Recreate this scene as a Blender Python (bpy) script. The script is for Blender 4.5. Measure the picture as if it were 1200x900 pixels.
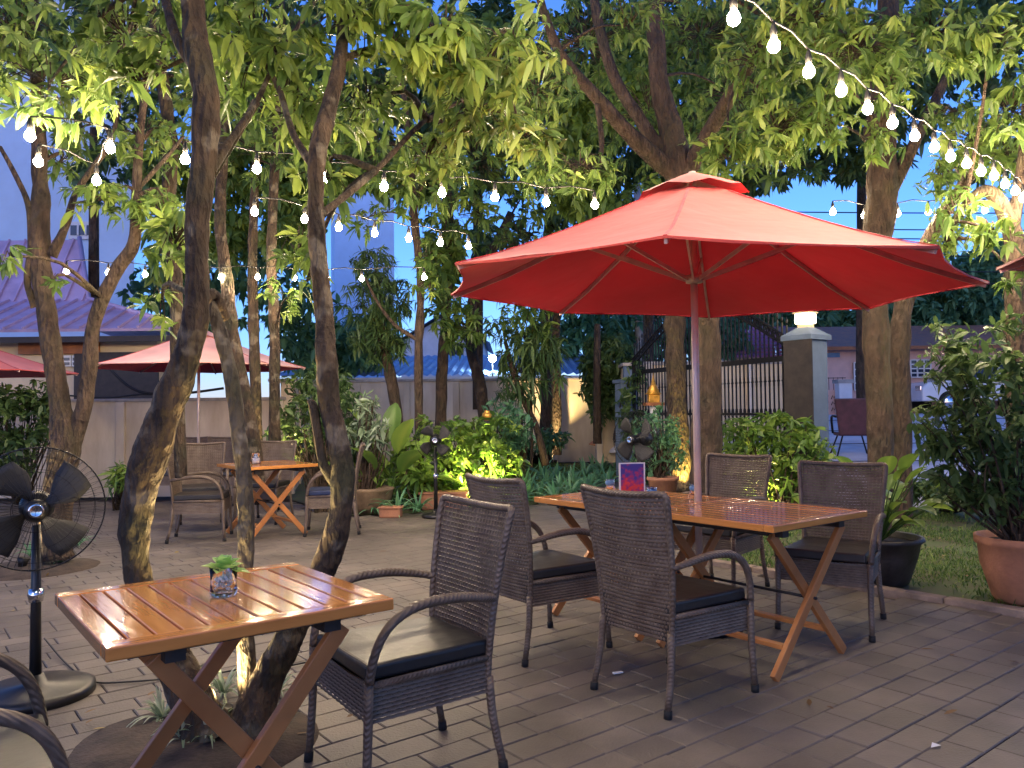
import bpy, math, random
import numpy as np
from mathutils import Vector, Matrix, noise as mnoise
random.seed(7); rng = np.random.default_rng(7)
PI = math.pi
for _o in list(bpy.data.objects): bpy.data.objects.remove(_o)
scene = bpy.context.scene
C = scene.collection

# ------------------------------------------------------------------ camera
F_PX, PITCH, ROLL, CAM_H = 932.7, 0.0317, -0.0106, 1.30
cp, sp, cr, sr = math.cos(PITCH), math.sin(PITCH), math.cos(ROLL), math.sin(ROLL)
U0 = Vector((0, -sp, cp)); F0 = Vector((0, cp, sp)); R0 = Vector((1, 0, 0))
cR = R0*cr + U0*sr; cU = U0*cr - R0*sr
cam_data = bpy.data.cameras.new('camera'); cam = bpy.data.objects.new('camera', cam_data); C.objects.link(cam)
cam_data.sensor_width = 36; cam_data.lens = F_PX/1200*36
cam_data.clip_start = 0.05; cam_data.clip_end = 3000
M = Matrix.Identity(4)
for i in range(3):
    M[i][0] = cR[i]; M[i][1] = cU[i]; M[i][2] = -F0[i]
M[2][3] = CAM_H
cam.matrix_world = M
scene.camera = cam

# ------------------------------------------------------------------ world, sun, exposure
EXPOSURE = 2.0
world = bpy.data.worlds.new('World'); scene.world = world; world.use_nodes = True
wn = world.node_tree; wn.nodes.clear()
sky = wn.nodes.new('ShaderNodeTexSky'); sky.sky_type = 'NISHITA'; sky.sun_disc = False
SUN_EL, SUN_ROT = math.radians(8.0), math.radians(200)
sky.sun_elevation = SUN_EL; sky.sun_rotation = SUN_ROT
sky.ozone_density = 6.0; sky.air_density = 1.0; sky.dust_density = 0.2
tint = wn.nodes.new('ShaderNodeMix'); tint.data_type = 'RGBA'; tint.blend_type = 'MULTIPLY'; tint.inputs[0].default_value = 1
tint.inputs[7].default_value = (.98, .715, .90, 1)
bg = wn.nodes.new('ShaderNodeBackground'); bg.inputs[1].default_value = 0.115
out = wn.nodes.new('ShaderNodeOutputWorld')
wn.links.new(sky.outputs[0], tint.inputs[6]); wn.links.new(tint.outputs[2], bg.inputs[0]); wn.links.new(bg.outputs[0], out.inputs[0])
sl = bpy.data.lights.new('sun', 'SUN'); sun = bpy.data.objects.new('sun', sl); C.objects.link(sun)
sl.energy = 0.08; sl.angle = math.radians(20); sl.color = (1, .8, .7)
sd = Vector((math.sin(SUN_ROT)*math.cos(SUN_EL+.3), math.cos(SUN_ROT)*math.cos(SUN_EL+.3), math.sin(SUN_EL+.3)))
sun.rotation_euler = sd.to_track_quat('Z', 'Y').to_euler()
vs = scene.view_settings
scene.display_settings.display_device = 'sRGB'
vs.view_transform = 'Standard'; vs.look = 'None'; vs.gamma = 1; vs.exposure = EXPOSURE; vs.use_curve_mapping = False
scene.cycles.max_bounces = 8; scene.cycles.transparent_max_bounces = 8
scene.cycles.use_denoising = True
scene.cycles.sample_clamp_indirect = 4
BULB_POWER = 250.0
BULB_COL = (1.0, 0.77, 0.50)

# ------------------------------------------------------------------ helpers
def ray(px, py):
    a = (px-600)/F_PX; b = (py-450)/F_PX
    X = a*cr + b*sr; Yd = -a*sr + b*cr
    return R0*X - U0*Yd + F0
def D(px, py, d):
    r = ray(px, py); t = d/r.y
    return Vector((r.x*t, d, CAM_H + r.z*t))
def G(px, py, z=0.0):
    r = ray(px, py); t = (z-CAM_H)/r.z
    return Vector((r.x*t, r.y*t, z))
def project(P):
    P = np.atleast_2d(P); x = P[:, 0]; y = P[:, 1]; z = P[:, 2]-CAM_H
    d = y*cp + z*sp; u = -y*sp + z*cp
    d = np.where(np.abs(d) < 1e-3, 1e-3, d)
    X = F_PX*x/d; Y = -F_PX*u/d
    return 600+X*cr-Y*sr, 450+X*sr+Y*cr, d

def setp(o, label=None, cat=None, group=None, kind=None):
    if label: o['label'] = label
    if cat: o['category'] = cat
    if group: o['group'] = group
    if kind: o['kind'] = kind
    return o
def empty(name, loc=(0, 0, 0), rz=0.0, label=None, cat=None, group=None, kind=None):
    o = bpy.data.objects.new(name, None); C.objects.link(o)
    o.empty_display_size = .1
    o.location = loc; o.rotation_euler = (0, 0, rz)
    return setp(o, label, cat, group, kind)
_kids = {}
def link(o, parent=None):
    C.objects.link(o)
    if parent is not None:
        o.parent = parent; _kids.setdefault(parent.name, []).append(o)
    return o
def copy_tree(o, parent=None):
    c = o.copy(); C.objects.link(c)
    if parent is not None:
        c.parent = parent; _kids.setdefault(parent.name, []).append(c)
    for ch in list(_kids.get(o.name, [])): copy_tree(ch, c)
    return c

class MB:
    def __init__(s): s.v = []; s.f = []; s.sm = []
    def add(s, vs_, fs, smooth=False):
        n = len(s.v); s.v.extend([tuple(p) for p in vs_])
        s.f.extend([tuple(i+n for i in f) for f in fs]); s.sm.extend([smooth]*len(fs)); return s
    def box(s, c, size, rz=0.0, M=None):
        hx, hy, hz = size[0]/2, size[1]/2, size[2]/2
        vv = []
        for sx, sy, sz in ((-1,-1,-1),(1,-1,-1),(1,1,-1),(-1,1,-1),(-1,-1,1),(1,-1,1),(1,1,1),(-1,1,1)):
            p = Vector((sx*hx, sy*hy, sz*hz))
            if M is not None: p = M @ p
            elif rz: p = Matrix.Rotation(rz, 3, 'Z') @ p
            vv.append(p + Vector(c))
        return s.add(vv, ((0,3,2,1),(4,5,6,7),(0,1,5,4),(1,2,6,5),(2,3,7,6),(3,0,4,7)))
    def bar(s, a, b, w, h, up=(0, 0, 1)):
        a = Vector(a); b = Vector(b); d = (b-a); L = d.length; d.normalize()
        up = Vector(up); side = d.cross(up)
        if side.length < 1e-4: side = d.cross(Vector((1, 0, 0)))
        side.normalize(); u2 = side.cross(d)
        Mx = Matrix((d, side, u2)).transposed()
        return s.box((a+b)/2, (L, w, h), M=Mx)
    def tube(s, pts, rad, sides=10, caps=True, jitter=0.0, res=None, smooth=True, nscale=3.0):
        P = [Vector(p) for p in pts]
        if isinstance(rad, (int, float)): rad = [rad]*len(P)
        rad = list(rad)
        if res: P, rad = crom(P, rad, res)
        n = len(P); rings = []
        t0 = (P[1]-P[0]).normalized()
        ref = Vector((0, 0, 1)) if abs(t0.z) < .9 else Vector((1, 0, 0))
        nrm = t0.cross(ref).normalized()
        for i in range(n):
            t = (P[min(i+1, n-1)]-P[max(i-1, 0)]).normalized()
            nrm = (nrm - t*nrm.dot(t)); nrm.normalize(); bn = t.cross(nrm)
            ring = []
            for k in range(sides):
                a = 2*PI*k/sides; dv = nrm*math.cos(a)+bn*math.sin(a)
                r = rad[i]
                if jitter:
                    q_ = (P[i]+dv*rad[i])*nscale
                    r *= 1 + jitter*mnoise.noise(q_) + jitter*.5*mnoise.noise(q_*3.1)
                    if sides > 20: r *= 1 + .05*mnoise.noise(Vector((q_.x*14, q_.y*14, q_.z*4))) + .035*mnoise.noise(q_*24)
                ring.append(P[i]+dv*r)
            rings.append(ring)
        vv = [p for r in rings for p in r]; ff = []
        for i in range(n-1):
            for k in range(sides):
                k2 = (k+1) % sides
                ff.append((i*sides+k, i*sides+k2, (i+1)*sides+k2, (i+1)*sides+k))
        if caps:
            ff.append(tuple(range(sides-1, -1, -1))); ff.append(tuple((n-1)*sides+k for k in range(sides)))
        return s.add(vv, ff, smooth)
    def lathe(s, prof, c=(0, 0, 0), seg=24, axis=None, smooth=True):
        c = Vector(c); vv = []; ff = []
        Mx = Matrix.Identity(3)
        if axis is not None: Mx = Vector(axis).to_track_quat('Z', 'Y').to_matrix()
        for r, z in prof:
            for k in range(seg):
                a = 2*PI*k/seg; vv.append(Mx @ Vector((r*math.cos(a), r*math.sin(a), z)) + c)
        for i in range(len(prof)-1):
            for k in range(seg):
                k2 = (k+1) % seg
                ff.append((i*seg+k, i*seg+k2, (i+1)*seg+k2, (i+1)*seg+k))
        if prof[0][0] > 1e-4: ff.append(tuple(range(seg-1, -1, -1)))
        if prof[-1][0] > 1e-4: ff.append(tuple((len(prof)-1)*seg+k for k in range(seg)))
        return s.add(vv, ff, smooth)
    def mesh(s, name, mat, bevel=0):
        me = bpy.data.meshes.new(name); me.from_pydata(s.v, [], s.f)
        me.polygons.foreach_set('use_smooth', s.sm)
        if mat: me.materials.append(mat)
        me.update(); return me
    def build(s, name, mat, parent=None, bevel=0.0, seg=2, **kw):
        o = bpy.data.objects.new(name, s.mesh(name, mat)); link(o, parent)
        if bevel:
            b = o.modifiers.new('bevel', 'BEVEL'); b.width = bevel; b.segments = seg; b.limit_method = 'ANGLE'; b.angle_limit = math.radians(40)
        return setp(o, **kw)

def crom(P, R, res):
    P2 = []; R2 = []; n = len(P)
    for i in range(n-1):
        p0 = P[max(i-1, 0)]; p1 = P[i]; p2 = P[i+1]; p3 = P[min(i+2, n-1)]
        for j in range(res):
            t = j/res
            P2.append(.5*((2*p1)+(p2-p0)*t+(2*p0-5*p1+4*p2-p3)*t*t+(3*p1-p0-3*p2+p3)*t**3))
            R2.append(R[i]*(1-t)+R[i+1]*t)
    P2.append(P[-1]); R2.append(R[-1]); return P2, R2

# ------------------------------------------------------------------ materials
def nodes_of(m):
    m.use_nodes = True; return m.node_tree
def mat(name, col, rough=.6, var=0.15, scale=6.0, bump=0.0, bscale=40.0, metal=0.0, col2=None, coat=0.0, detail=4, stretch=None, spec=None, obj_var=0.0, trans=0.0):
    m = bpy.data.materials.new(name); nt = nodes_of(m); N = nt.nodes; L = nt.links
    b = N['Principled BSDF']; b.inputs['Roughness'].default_value = rough; b.inputs['Metallic'].default_value = metal
    if coat: b.inputs['Coat Weight'].default_value = coat; b.inputs['Coat Roughness'].default_value = .06
    if spec is not None: b.inputs['Specular IOR Level'].default_value = spec
    tc = N.new('ShaderNodeTexCoord'); mp = N.new('ShaderNodeMapping'); L.new(tc.outputs['Object'], mp.inputs[0])
    if stretch: mp.inputs['Scale'].default_value = stretch
    no = N.new('ShaderNodeTexNoise'); no.inputs['Scale'].default_value = scale; no.inputs['Detail'].default_value = detail; no.inputs['Roughness'].default_value = .6
    L.new(mp.outputs[0], no.inputs[0])
    rmp = N.new('ShaderNodeValToRGB')
    c2 = col2 if col2 else tuple(c*(1-var*2) for c in col)
    rmp.color_ramp.elements[0].color = (*c2, 1); rmp.color_ramp.elements[1].color = (*[min(1, c*(1+var)) for c in col], 1)
    rmp.color_ramp.elements[0].position = .32; rmp.color_ramp.elements[1].position = .68
    L.new(no.outputs[0], rmp.inputs[0]); cout = rmp.outputs[0]
    if obj_var:
        oi = N.new('ShaderNodeObjectInfo'); mr = N.new('ShaderNodeMapRange'); mr.inputs[3].default_value = 1-obj_var; mr.inputs[4].default_value = 1+obj_var
        L.new(oi.outputs['Random'], mr.inputs[0]); hs = N.new('ShaderNodeHueSaturation'); L.new(mr.outputs[0], hs.inputs['Value']); L.new(cout, hs.inputs['Color']); cout = hs.outputs[0]
    L.new(cout, b.inputs['Base Color'])
    rr = N.new('ShaderNodeMapRange'); rr.inputs[3].default_value = max(0, rough-.1); rr.inputs[4].default_value = min(1, rough+.12)
    L.new(no.outputs[0], rr.inputs[0]); L.new(rr.outputs[0], b.inputs['Roughness'])
    if bump:
        n2 = N.new('ShaderNodeTexNoise'); n2.inputs['Scale'].default_value = bscale; n2.inputs['Detail'].default_value = 5
        L.new(mp.outputs[0], n2.inputs[0]); bp = N.new('ShaderNodeBump'); bp.inputs['Strength'].default_value = bump; bp.inputs['Distance'].default_value = .01
        L.new(n2.outputs[0], bp.inputs['Height']); L.new(bp.outputs[0], b.inputs['Normal'])
    return m
def leaf_mat(name, dark, light, yellow, trans=.35, rough=.45):
    m = bpy.data.materials.new(name); nt = nodes_of(m); N = nt.nodes; L = nt.links
    b = N['Principled BSDF']; b.inputs['Roughness'].default_value = rough
    at = N.new('ShaderNodeAttribute'); at.attribute_name = 'rnd'
    oi = N.new('ShaderNodeObjectInfo')
    rp = N.new('ShaderNodeValToRGB'); e = rp.color_ramp.elements
    e[0].color = (*dark, 1); e[1].color = (*yellow, 1); e[1].position = 1.0
    k = e.new(.55); k.color = (*light, 1)
    L.new(at.outputs['Fac'], rp.inputs[0]); L.new(rp.outputs[0], b.inputs['Base Color'])
    tr = N.new('ShaderNodeBsdfTranslucent'); hs = N.new('ShaderNodeHueSaturation'); hs.inputs['Value'].default_value = 1.5; hs.inputs['Hue'].default_value = .485
    L.new(rp.outputs[0], hs.inputs['Color']); L.new(hs.outputs[0], tr.inputs[0])
    mx = N.new('ShaderNodeMixShader'); mx.inputs[0].default_value = trans
    L.new(b.outputs[0], mx.inputs[1]); L.new(tr.outputs[0], mx.inputs[2]); L.new(mx.outputs[0], N['Material Output'].inputs[0])
    return m
def emit_mat(name, col, strength):
    m = bpy.data.materials.new(name); nt = nodes_of(m); nt.nodes.clear()
    e = nt.nodes.new('ShaderNodeEmission'); e.inputs[0].default_value = (*col, 1); e.inputs[1].default_value = strength
    o = nt.nodes.new('ShaderNodeOutputMaterial'); nt.links.new(e.outputs[0], o.inputs[0]); return m
def bark_mat(name, c1, c2, c3, moss=(.05, .07, .02), amt=.45):
    m = bpy.data.materials.new(name); nt = nodes_of(m); N = nt.nodes; L = nt.links
    b = N['Principled BSDF']; b.inputs['Roughness'].default_value = .9
    tc = N.new('ShaderNodeTexCoord'); mp = N.new('ShaderNodeMapping'); mp.inputs['Scale'].default_value = (1, 1, .35); L.new(tc.outputs['Object'], mp.inputs[0])
    n1 = N.new('ShaderNodeTexNoise'); n1.inputs['Scale'].default_value = 14; n1.inputs['Detail'].default_value = 6; L.new(mp.outputs[0], n1.inputs[0])
    r1 = N.new('ShaderNodeValToRGB'); r1.color_ramp.elements[0].color = (*c1, 1); r1.color_ramp.elements[1].color = (*c2, 1)
    r1.color_ramp.elements[0].position = .35; r1.color_ramp.elements[1].position = .65; L.new(n1.outputs[0], r1.inputs[0])
    n2 = N.new('ShaderNodeTexNoise'); n2.inputs['Scale'].default_value = 7; n2.inputs['Detail'].default_value = 3; L.new(tc.outputs['Object'], n2.inputs[0])
    r2 = N.new('ShaderNodeValToRGB'); r2.color_ramp.elements[0].position = .56; r2.color_ramp.elements[1].position = .64; L.new(n2.outputs[0], r2.inputs[0])
    mr = N.new('ShaderNodeMath'); mr.operation = 'MULTIPLY'; mr.inputs[1].default_value = amt; L.new(r2.outputs[0], mr.inputs[0])
    mx = N.new('ShaderNodeMix'); mx.data_type = 'RGBA'; L.new(mr.outputs[0], mx.inputs[0]); L.new(r1.outputs[0], mx.inputs[6]); mx.inputs[7].default_value = (*c3, 1)
    n4 = N.new('ShaderNodeTexNoise'); n4.inputs['Scale'].default_value = 2.5; L.new(tc.outputs['Object'], n4.inputs[0])
    r4 = N.new('ShaderNodeValToRGB'); r4.color_ramp.elements[0].position = .5; r4.color_ramp.elements[1].position = .7; L.new(n4.outputs[0], r4.inputs[0])
    m4 = N.new('ShaderNodeMath'); m4.operation = 'MULTIPLY'; m4.inputs[1].default_value = .6; L.new(r4.outputs[0], m4.inputs[0])
    mx2 = N.new('ShaderNodeMix'); mx2.data_type = 'RGBA'; L.new(m4.outputs[0], mx2.inputs[0]); L.new(mx.outputs[2], mx2.inputs[6]); mx2.inputs[7].default_value = (*moss, 1)
    L.new(mx2.outputs[2], b.inputs['Base Color'])
    v = N.new('ShaderNodeTexVoronoi'); v.inputs['Scale'].default_value = 30; L.new(mp.outputs[0], v.inputs[0])
    n3 = N.new('ShaderNodeTexNoise'); n3.inputs['Scale'].default_value = 55; n3.inputs['Detail'].default_value = 6; L.new(mp.outputs[0], n3.inputs[0])
    ad = N.new('ShaderNodeMath'); L.new(v.outputs[0], ad.inputs[0]); L.new(n3.outputs[0], ad.inputs[1])
    bp = N.new('ShaderNodeBump'); bp.inputs['Strength'].default_value = 1.0; bp.inputs['Distance'].default_value = .035; L.new(ad.outputs[0], bp.inputs['Height']); L.new(bp.outputs[0], b.inputs['Normal'])
    return m

m_bark = bark_mat('mossy_bark', (.022, .014, .009), (.085, .055, .032), (.30, .26, .19), moss=(.035, .045, .015), amt=.35)
m_bark2 = bark_mat('plain_bark', (.035, .022, .014), (.10, .064, .04), (.17, .13, .09), amt=.2, moss=(.05, .045, .02))
m_bark_lit = bark_mat('lit_bark', (.045, .035, .024), (.15, .12, .08), (.38, .34, .26), moss=(.05, .055, .025), amt=.5)  # bark copy lightened so the slender trunk looks lit
m_leafA = leaf_mat('mango_leaf', (.04, .09, .022), (.125, .215, .05), (.28, .38, .08), .42)
m_leafB = leaf_mat('dark_leaf', (.035, .075, .025), (.075, .14, .045), (.14, .21, .06), .35)
m_leafC = leaf_mat('fresh_leaf', (.05, .11, .02), (.13, .24, .04), (.28, .38, .07), .35, .4)
m_leafD = leaf_mat('far_leaf', (.04, .12, .06), (.10, .24, .12), (.18, .34, .14), .25, .6)
m_leafE = leaf_mat('pale_leaf', (.10, .16, .08), (.22, .30, .18), (.45, .5, .38), .25, .5)
m_soil = mat('soil', (.07, .05, .035), .95, .3, 9, .8, 60)
m_pave = mat('paver_concrete', (.152, .128, .104), .58, .22, 1.7, .3, 90, col2=(.086, .072, .058), obj_var=.12, detail=8)
for _l in list(m_pave.node_tree.links):
    if _l.to_node.type == 'MAPPING' and _l.to_socket.name == 'Vector':
        _g = m_pave.node_tree.nodes.new('ShaderNodeNewGeometry'); m_pave.node_tree.links.new(_g.outputs['Position'], _l.to_socket); break
m_joint = mat('paving_joint', (.06, .05, .042), .95, .3, 30, .3, 90)
m_kerb = mat('kerb_concrete', (.25, .19, .15), .8, .2, 7, .4, 70)
m_lawn = mat('lawn_soil', (.07, .11, .03), .95, .35, 3, .7, 80, col2=(.11, .085, .05))
m_street = mat('street_concrete', (.62, .6, .62), .7, .12, 1.5, .2, 40, col2=(.48, .46, .49))
m_wall = mat('cream_render', (.64, .55, .42), .85, .06, 2.6, .3, 30, col2=(.46, .37, .26), stretch=(1, 1, .3), detail=8)
m_wall2 = mat('pale_panel', (.70, .61, .48), .8, .06, 2.4, .25, 30, col2=(.52, .42, .30), stretch=(1, 1, .3), detail=8)
m_cap = mat('grey_coping', (.42, .38, .34), .8, .2, 4, .3, 40)
m_wood = mat('varnished_teak', (.56, .235, .06), .13, .2, 9, .10, 70, col2=(.40, .15, .034), coat=.8, stretch=(1, .12, 1), obj_var=.12)
m_woodx = mat('varnished_teak_end', (.56, .235, .06), .13, .2, 9, .10, 70, col2=(.40, .15, .034), coat=.8, stretch=(.12, 1, 1), obj_var=.08)
m_wood2 = mat('teak_leg', (.45, .185, .055), .4, .2, 8, .2, 60, col2=(.29, .105, .03), stretch=(.3, .3, .3), obj_var=.1)
m_steel = mat('dark_steel', (.02, .02, .022), .4, .1, 10, metal=.6)
m_black = mat('black_plastic', (.012, .012, .013), .35, .2, 10)
m_rubber = mat('rubber', (.01, .01, .01), .8, .1, 10)
m_chrome = mat('chrome', (.7, .7, .72), .12, .05, 10, metal=1)
m_wicker = mat('wicker', (.145, .108, .078), .48, .2, 12, .15, 200, col2=(.10, .067, .045))
m_cush = mat('black_vinyl', (.03, .027, .025), .42, .2, 3, .45, 9)
m_cushb = mat('blue_cushion', (.015, .03, .10), .5, .2, 3, .12, 12)
m_tray = mat('pink_metal', (.66, .54, .47), .4, .1, 5, metal=.3)
m_rib = mat('rib_metal', (.62, .42, .38), .4, .12, 8, metal=.2)
m_pot = mat('terracotta', (.42, .19, .10), .8, .2, 4, .4, 50, col2=(.27, .12, .07))
m_potd = mat('dark_glazed_pot', (.035, .03, .028), .5, .3, 8, .3, 40)
m_stonepot = mat('stone_trough', (.22, .15, .09), .85, .25, 6, .5, 40)
m_glassy = bpy.data.materials.new('clear_glass'); _n = nodes_of(m_glassy).nodes['Principled BSDF']
_n.inputs['Transmission Weight'].default_value = 1; _n.inputs['Roughness'].default_value = .03; _n.inputs['IOR'].default_value = 1.18; _n.inputs['Base Color'].default_value = (.95, .97, .97, 1)
m_roof = mat('purple_metal_roof', (.50, .38, .55), .5, .15, 2, .1, 20, metal=.1, col2=(.38, .28, .42))
m_broof = mat('blue_metal_roof', (.22, .30, .45), .45, .2, 2, .1, 20, metal=.3)
m_cream = mat('house_cream', (.66, .52, .33), .85, .1, 1.5, .2, 30)
m_timber = mat('orange_timber', (.33, .12, .04), .6, .2, 5, .2, 40)
m_white = mat('white_paint', (.75, .75, .75), .7, .05, 3)
m_bluew = mat('pale_blue_wall', (.55, .72, .90), .8, .05, 1.0)
m_pink = mat('pink_wall', (.74, .48, .42), .85, .08, 2, .2, 30)
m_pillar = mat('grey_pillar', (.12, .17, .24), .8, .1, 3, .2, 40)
m_iron = mat('black_iron', (.015, .014, .014), .5, .2, 10, metal=.4)
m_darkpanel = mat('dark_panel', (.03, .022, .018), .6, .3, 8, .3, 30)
m_gold = mat('gold_paint', (.75, .38, .06), .35, .2, 12, metal=.5)
m_tile = mat('purple_tile', (.33, .13, .27), .6, .2, 6)
m_menu_w = mat('card_white', (.75, .72, .7), .5, .03, 3)
m_wire = mat('black_wire', (.012, .012, .012), .6, .1, 5)
m_bulb = emit_mat('bulb_glow', BULB_COL, BULB_POWER)
m_window = mat('dark_window', (.03, .04, .06), .08, .1, 2)
m_plaque = mat('blue_plaque', (.12, .25, .45), .5, .1, 5)

def cloth_mat(name, top, under, tr=.15):
    m = bpy.data.materials.new(name); nt = nodes_of(m); N = nt.nodes; L = nt.links
    b = N['Principled BSDF']; b.inputs['Roughness'].default_value = .75
    b.inputs['Sheen Weight'].default_value = .25
    ge = N.new('ShaderNodeNewGeometry'); tc = N.new('ShaderNodeTexCoord')
    no = N.new('ShaderNodeTexNoise'); no.inputs['Scale'].default_value = 2.2; no.inputs['Detail'].default_value = 5; L.new(tc.outputs['Object'], no.inputs[0])
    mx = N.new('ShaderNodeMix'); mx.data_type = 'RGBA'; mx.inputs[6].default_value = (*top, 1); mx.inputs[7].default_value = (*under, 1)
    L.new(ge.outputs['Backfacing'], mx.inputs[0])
    mr = N.new('ShaderNodeMapRange'); mr.inputs[1].default_value = .3; mr.inputs[2].default_value = .7; mr.inputs[3].default_value = .80; mr.inputs[4].default_value = 1.10; L.new(no.outputs[0], mr.inputs[0])
    hs = N.new('ShaderNodeHueSaturation'); L.new(mr.outputs[0], hs.inputs['Value']); L.new(mx.outputs[2], hs.inputs['Color'])
    L.new(hs.outputs[0], b.inputs['Base Color'])
    w = N.new('ShaderNodeTexNoise'); w.inputs['Scale'].default_value = 5; L.new(tc.outputs['Object'], w.inputs[0])
    bp = N.new('ShaderNodeBump'); bp.inputs['Strength'].default_value = .25; bp.inputs['Distance'].default_value = .03; L.new(w.outputs[0], bp.inputs['Height']); L.new(bp.outputs[0], b.inputs['Normal'])
    t = N.new('ShaderNodeBsdfTranslucent'); L.new(hs.outputs[0], t.inputs[0]); ms = N.new('ShaderNodeMixShader'); ms.inputs[0].default_value = tr
    L.new(b.outputs[0], ms.inputs[1]); L.new(t.outputs[0], ms.inputs[2]); L.new(ms.outputs[0], N['Material Output'].inputs[0])
    return m
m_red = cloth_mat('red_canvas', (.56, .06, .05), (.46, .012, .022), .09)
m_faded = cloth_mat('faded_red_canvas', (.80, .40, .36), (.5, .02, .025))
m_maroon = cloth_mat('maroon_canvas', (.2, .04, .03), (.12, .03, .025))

# ------------------------------------------------------------------ vectorised leaves
_t = np.array([0.0, .33, .33, .33, .70, .70, .70, 1.0])
_s = np.array([0.0, -1, 0, 1, -.8, 0, .8, 0.0])
LEAF_F = [(0, 2, 1), (0, 3, 2), (1, 2, 5, 4), (2, 3, 6, 5), (4, 5, 7), (5, 6, 7)]
def leaf_arrays(pos, dirn, ln, wd, droop, fold=.25, roll=None):
    n = len(pos); dirn = dirn/np.linalg.norm(dirn, axis=1, keepdims=True)
    up = np.tile(np.array([0, 0, 1.0]), (n, 1)); side = np.cross(dirn, up)
    ns = np.linalg.norm(side, axis=1, keepdims=True); side = np.where(ns < 1e-3, np.array([[1.0, 0, 0]]), side/np.maximum(ns, 1e-6))
    nr = np.cross(side, dirn)
    if roll is None: roll = rng.normal(0, .6, n)
    c, s = np.cos(roll)[:, None], np.sin(roll)[:, None]
    side, nr = side*c+nr*s, nr*c-side*s
    L = ln[:, None]; W = (wd/2)[:, None]
    V = np.zeros((n, 8, 3))
    for k in range(8):
        t = _t[k]; q = _s[k]
        V[:, k] = pos + dirn*(L*t) + side*(W*q) + nr*(W*abs(q)*fold) + np.array([0, 0, -1.0])*(L*(droop[:, None])*t*t)
    return V
def leaves_mesh(name, V, rnd, material):
    n = len(V); me = bpy.data.meshes.new(name)
    me.vertices.add(n*8); me.vertices.foreach_set('co', V.reshape(-1).astype(np.float32))
    lt = np.array([len(f) for f in LEAF_F]); idx = np.array([i for f in LEAF_F for i in f])
    loops = (idx[None, :] + (np.arange(n)*8)[:, None]).reshape(-1)
    me.loops.add(len(loops)); me.loops.foreach_set('vertex_index', loops.astype(np.int32))
    tot = np.tile(lt, n); st = np.concatenate([[0], np.cumsum(tot)[:-1]])
    me.polygons.add(len(tot)); me.polygons.foreach_set('loop_start', st.astype(np.int32)); me.polygons.foreach_set('loop_total', tot.astype(np.int32))
    me.polygons.foreach_set('use_smooth', np.ones(len(tot), bool))
    at = me.attributes.new('rnd', 'FLOAT', 'POINT'); at.data.foreach_set('value', np.repeat(rnd, 8).astype(np.float32))
    me.materials.append(material); me.update(calc_edges=True); me.validate()
    return me
def leaves_obj(name, V, rnd, material, parent=None, **kw):
    o = bpy.data.objects.new(name, leaves_mesh(name, V, rnd, material)); link(o, parent); return setp(o, **kw)

BULBS = []   # (px, py, depth) of the lamps seen, foliage is kept off them
def bulb_clear(P, pad=1.0):
    keep = np.ones(len(P), bool)
    if not len(P) or not BULBS: return keep
    px, py, d = project(P)
    for bx, by, bd in BULBS:
        r = (9 + 26/bd)*pad
        keep &= ~(((px-bx)**2+(py-by)**2 < r*r) & (d < bd+.1))
    return keep
def rosettes(centers, nl, ln, wr=.27, droop=.5, axis_up=-.1, spread=.12):
    """drooping whorls of leaves at the twig tips"""
    P = []; Dr = []
    k = len(centers); n = k*nl
    base = np.repeat(centers, nl, 0)
    ax = rng.normal(0, 1, (k, 3)); ax[:, 2] = np.abs(ax[:, 2])*.2+axis_up; ax /= np.linalg.norm(ax, axis=1, keepdims=True)
    axr = np.repeat(ax, nl, 0)
    d = rng.normal(0, 1, (n, 3)); d /= np.linalg.norm(d, axis=1, keepdims=True)
    dirn = d*.85 + axr*.7 + np.array([0, 0, -.25]); 
    pos = base - axr*rng.uniform(0, spread, (n, 1))
    L = ln*np.repeat(rng.uniform(.65, 1.15, k), nl)*rng.uniform(.5, 1.25, n); W = L*wr*rng.uniform(.75, 1.4, n)
    V = leaf_arrays(pos, dirn, L, W, rng.uniform(.1, droop, n))
    tone = np.repeat(rng.uniform(0, 1, k), nl)
    rnd = np.clip(tone*.6 + rng.uniform(0, .4, n) + np.where(np.repeat(rng.random(k), nl) > .93, .3, 0), 0, 1)
    return V, rnd, base
def blob_points(blobs, seed=0):
    out = []
    for (px, py, d, rx, ry, n) in blobs:
        c = D(px, py, d); ppm = F_PX/d
        q = rng.normal(0, 1, (n, 3)); q /= np.linalg.norm(q, axis=1, keepdims=True); q *= rng.uniform(.15, 1, (n, 1))**.45
        q *= np.array([rx/ppm, (rx+ry)*.5/ppm, ry/ppm])
        out.append(np.array(c)[None]+q)
    return np.concatenate(out)

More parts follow.
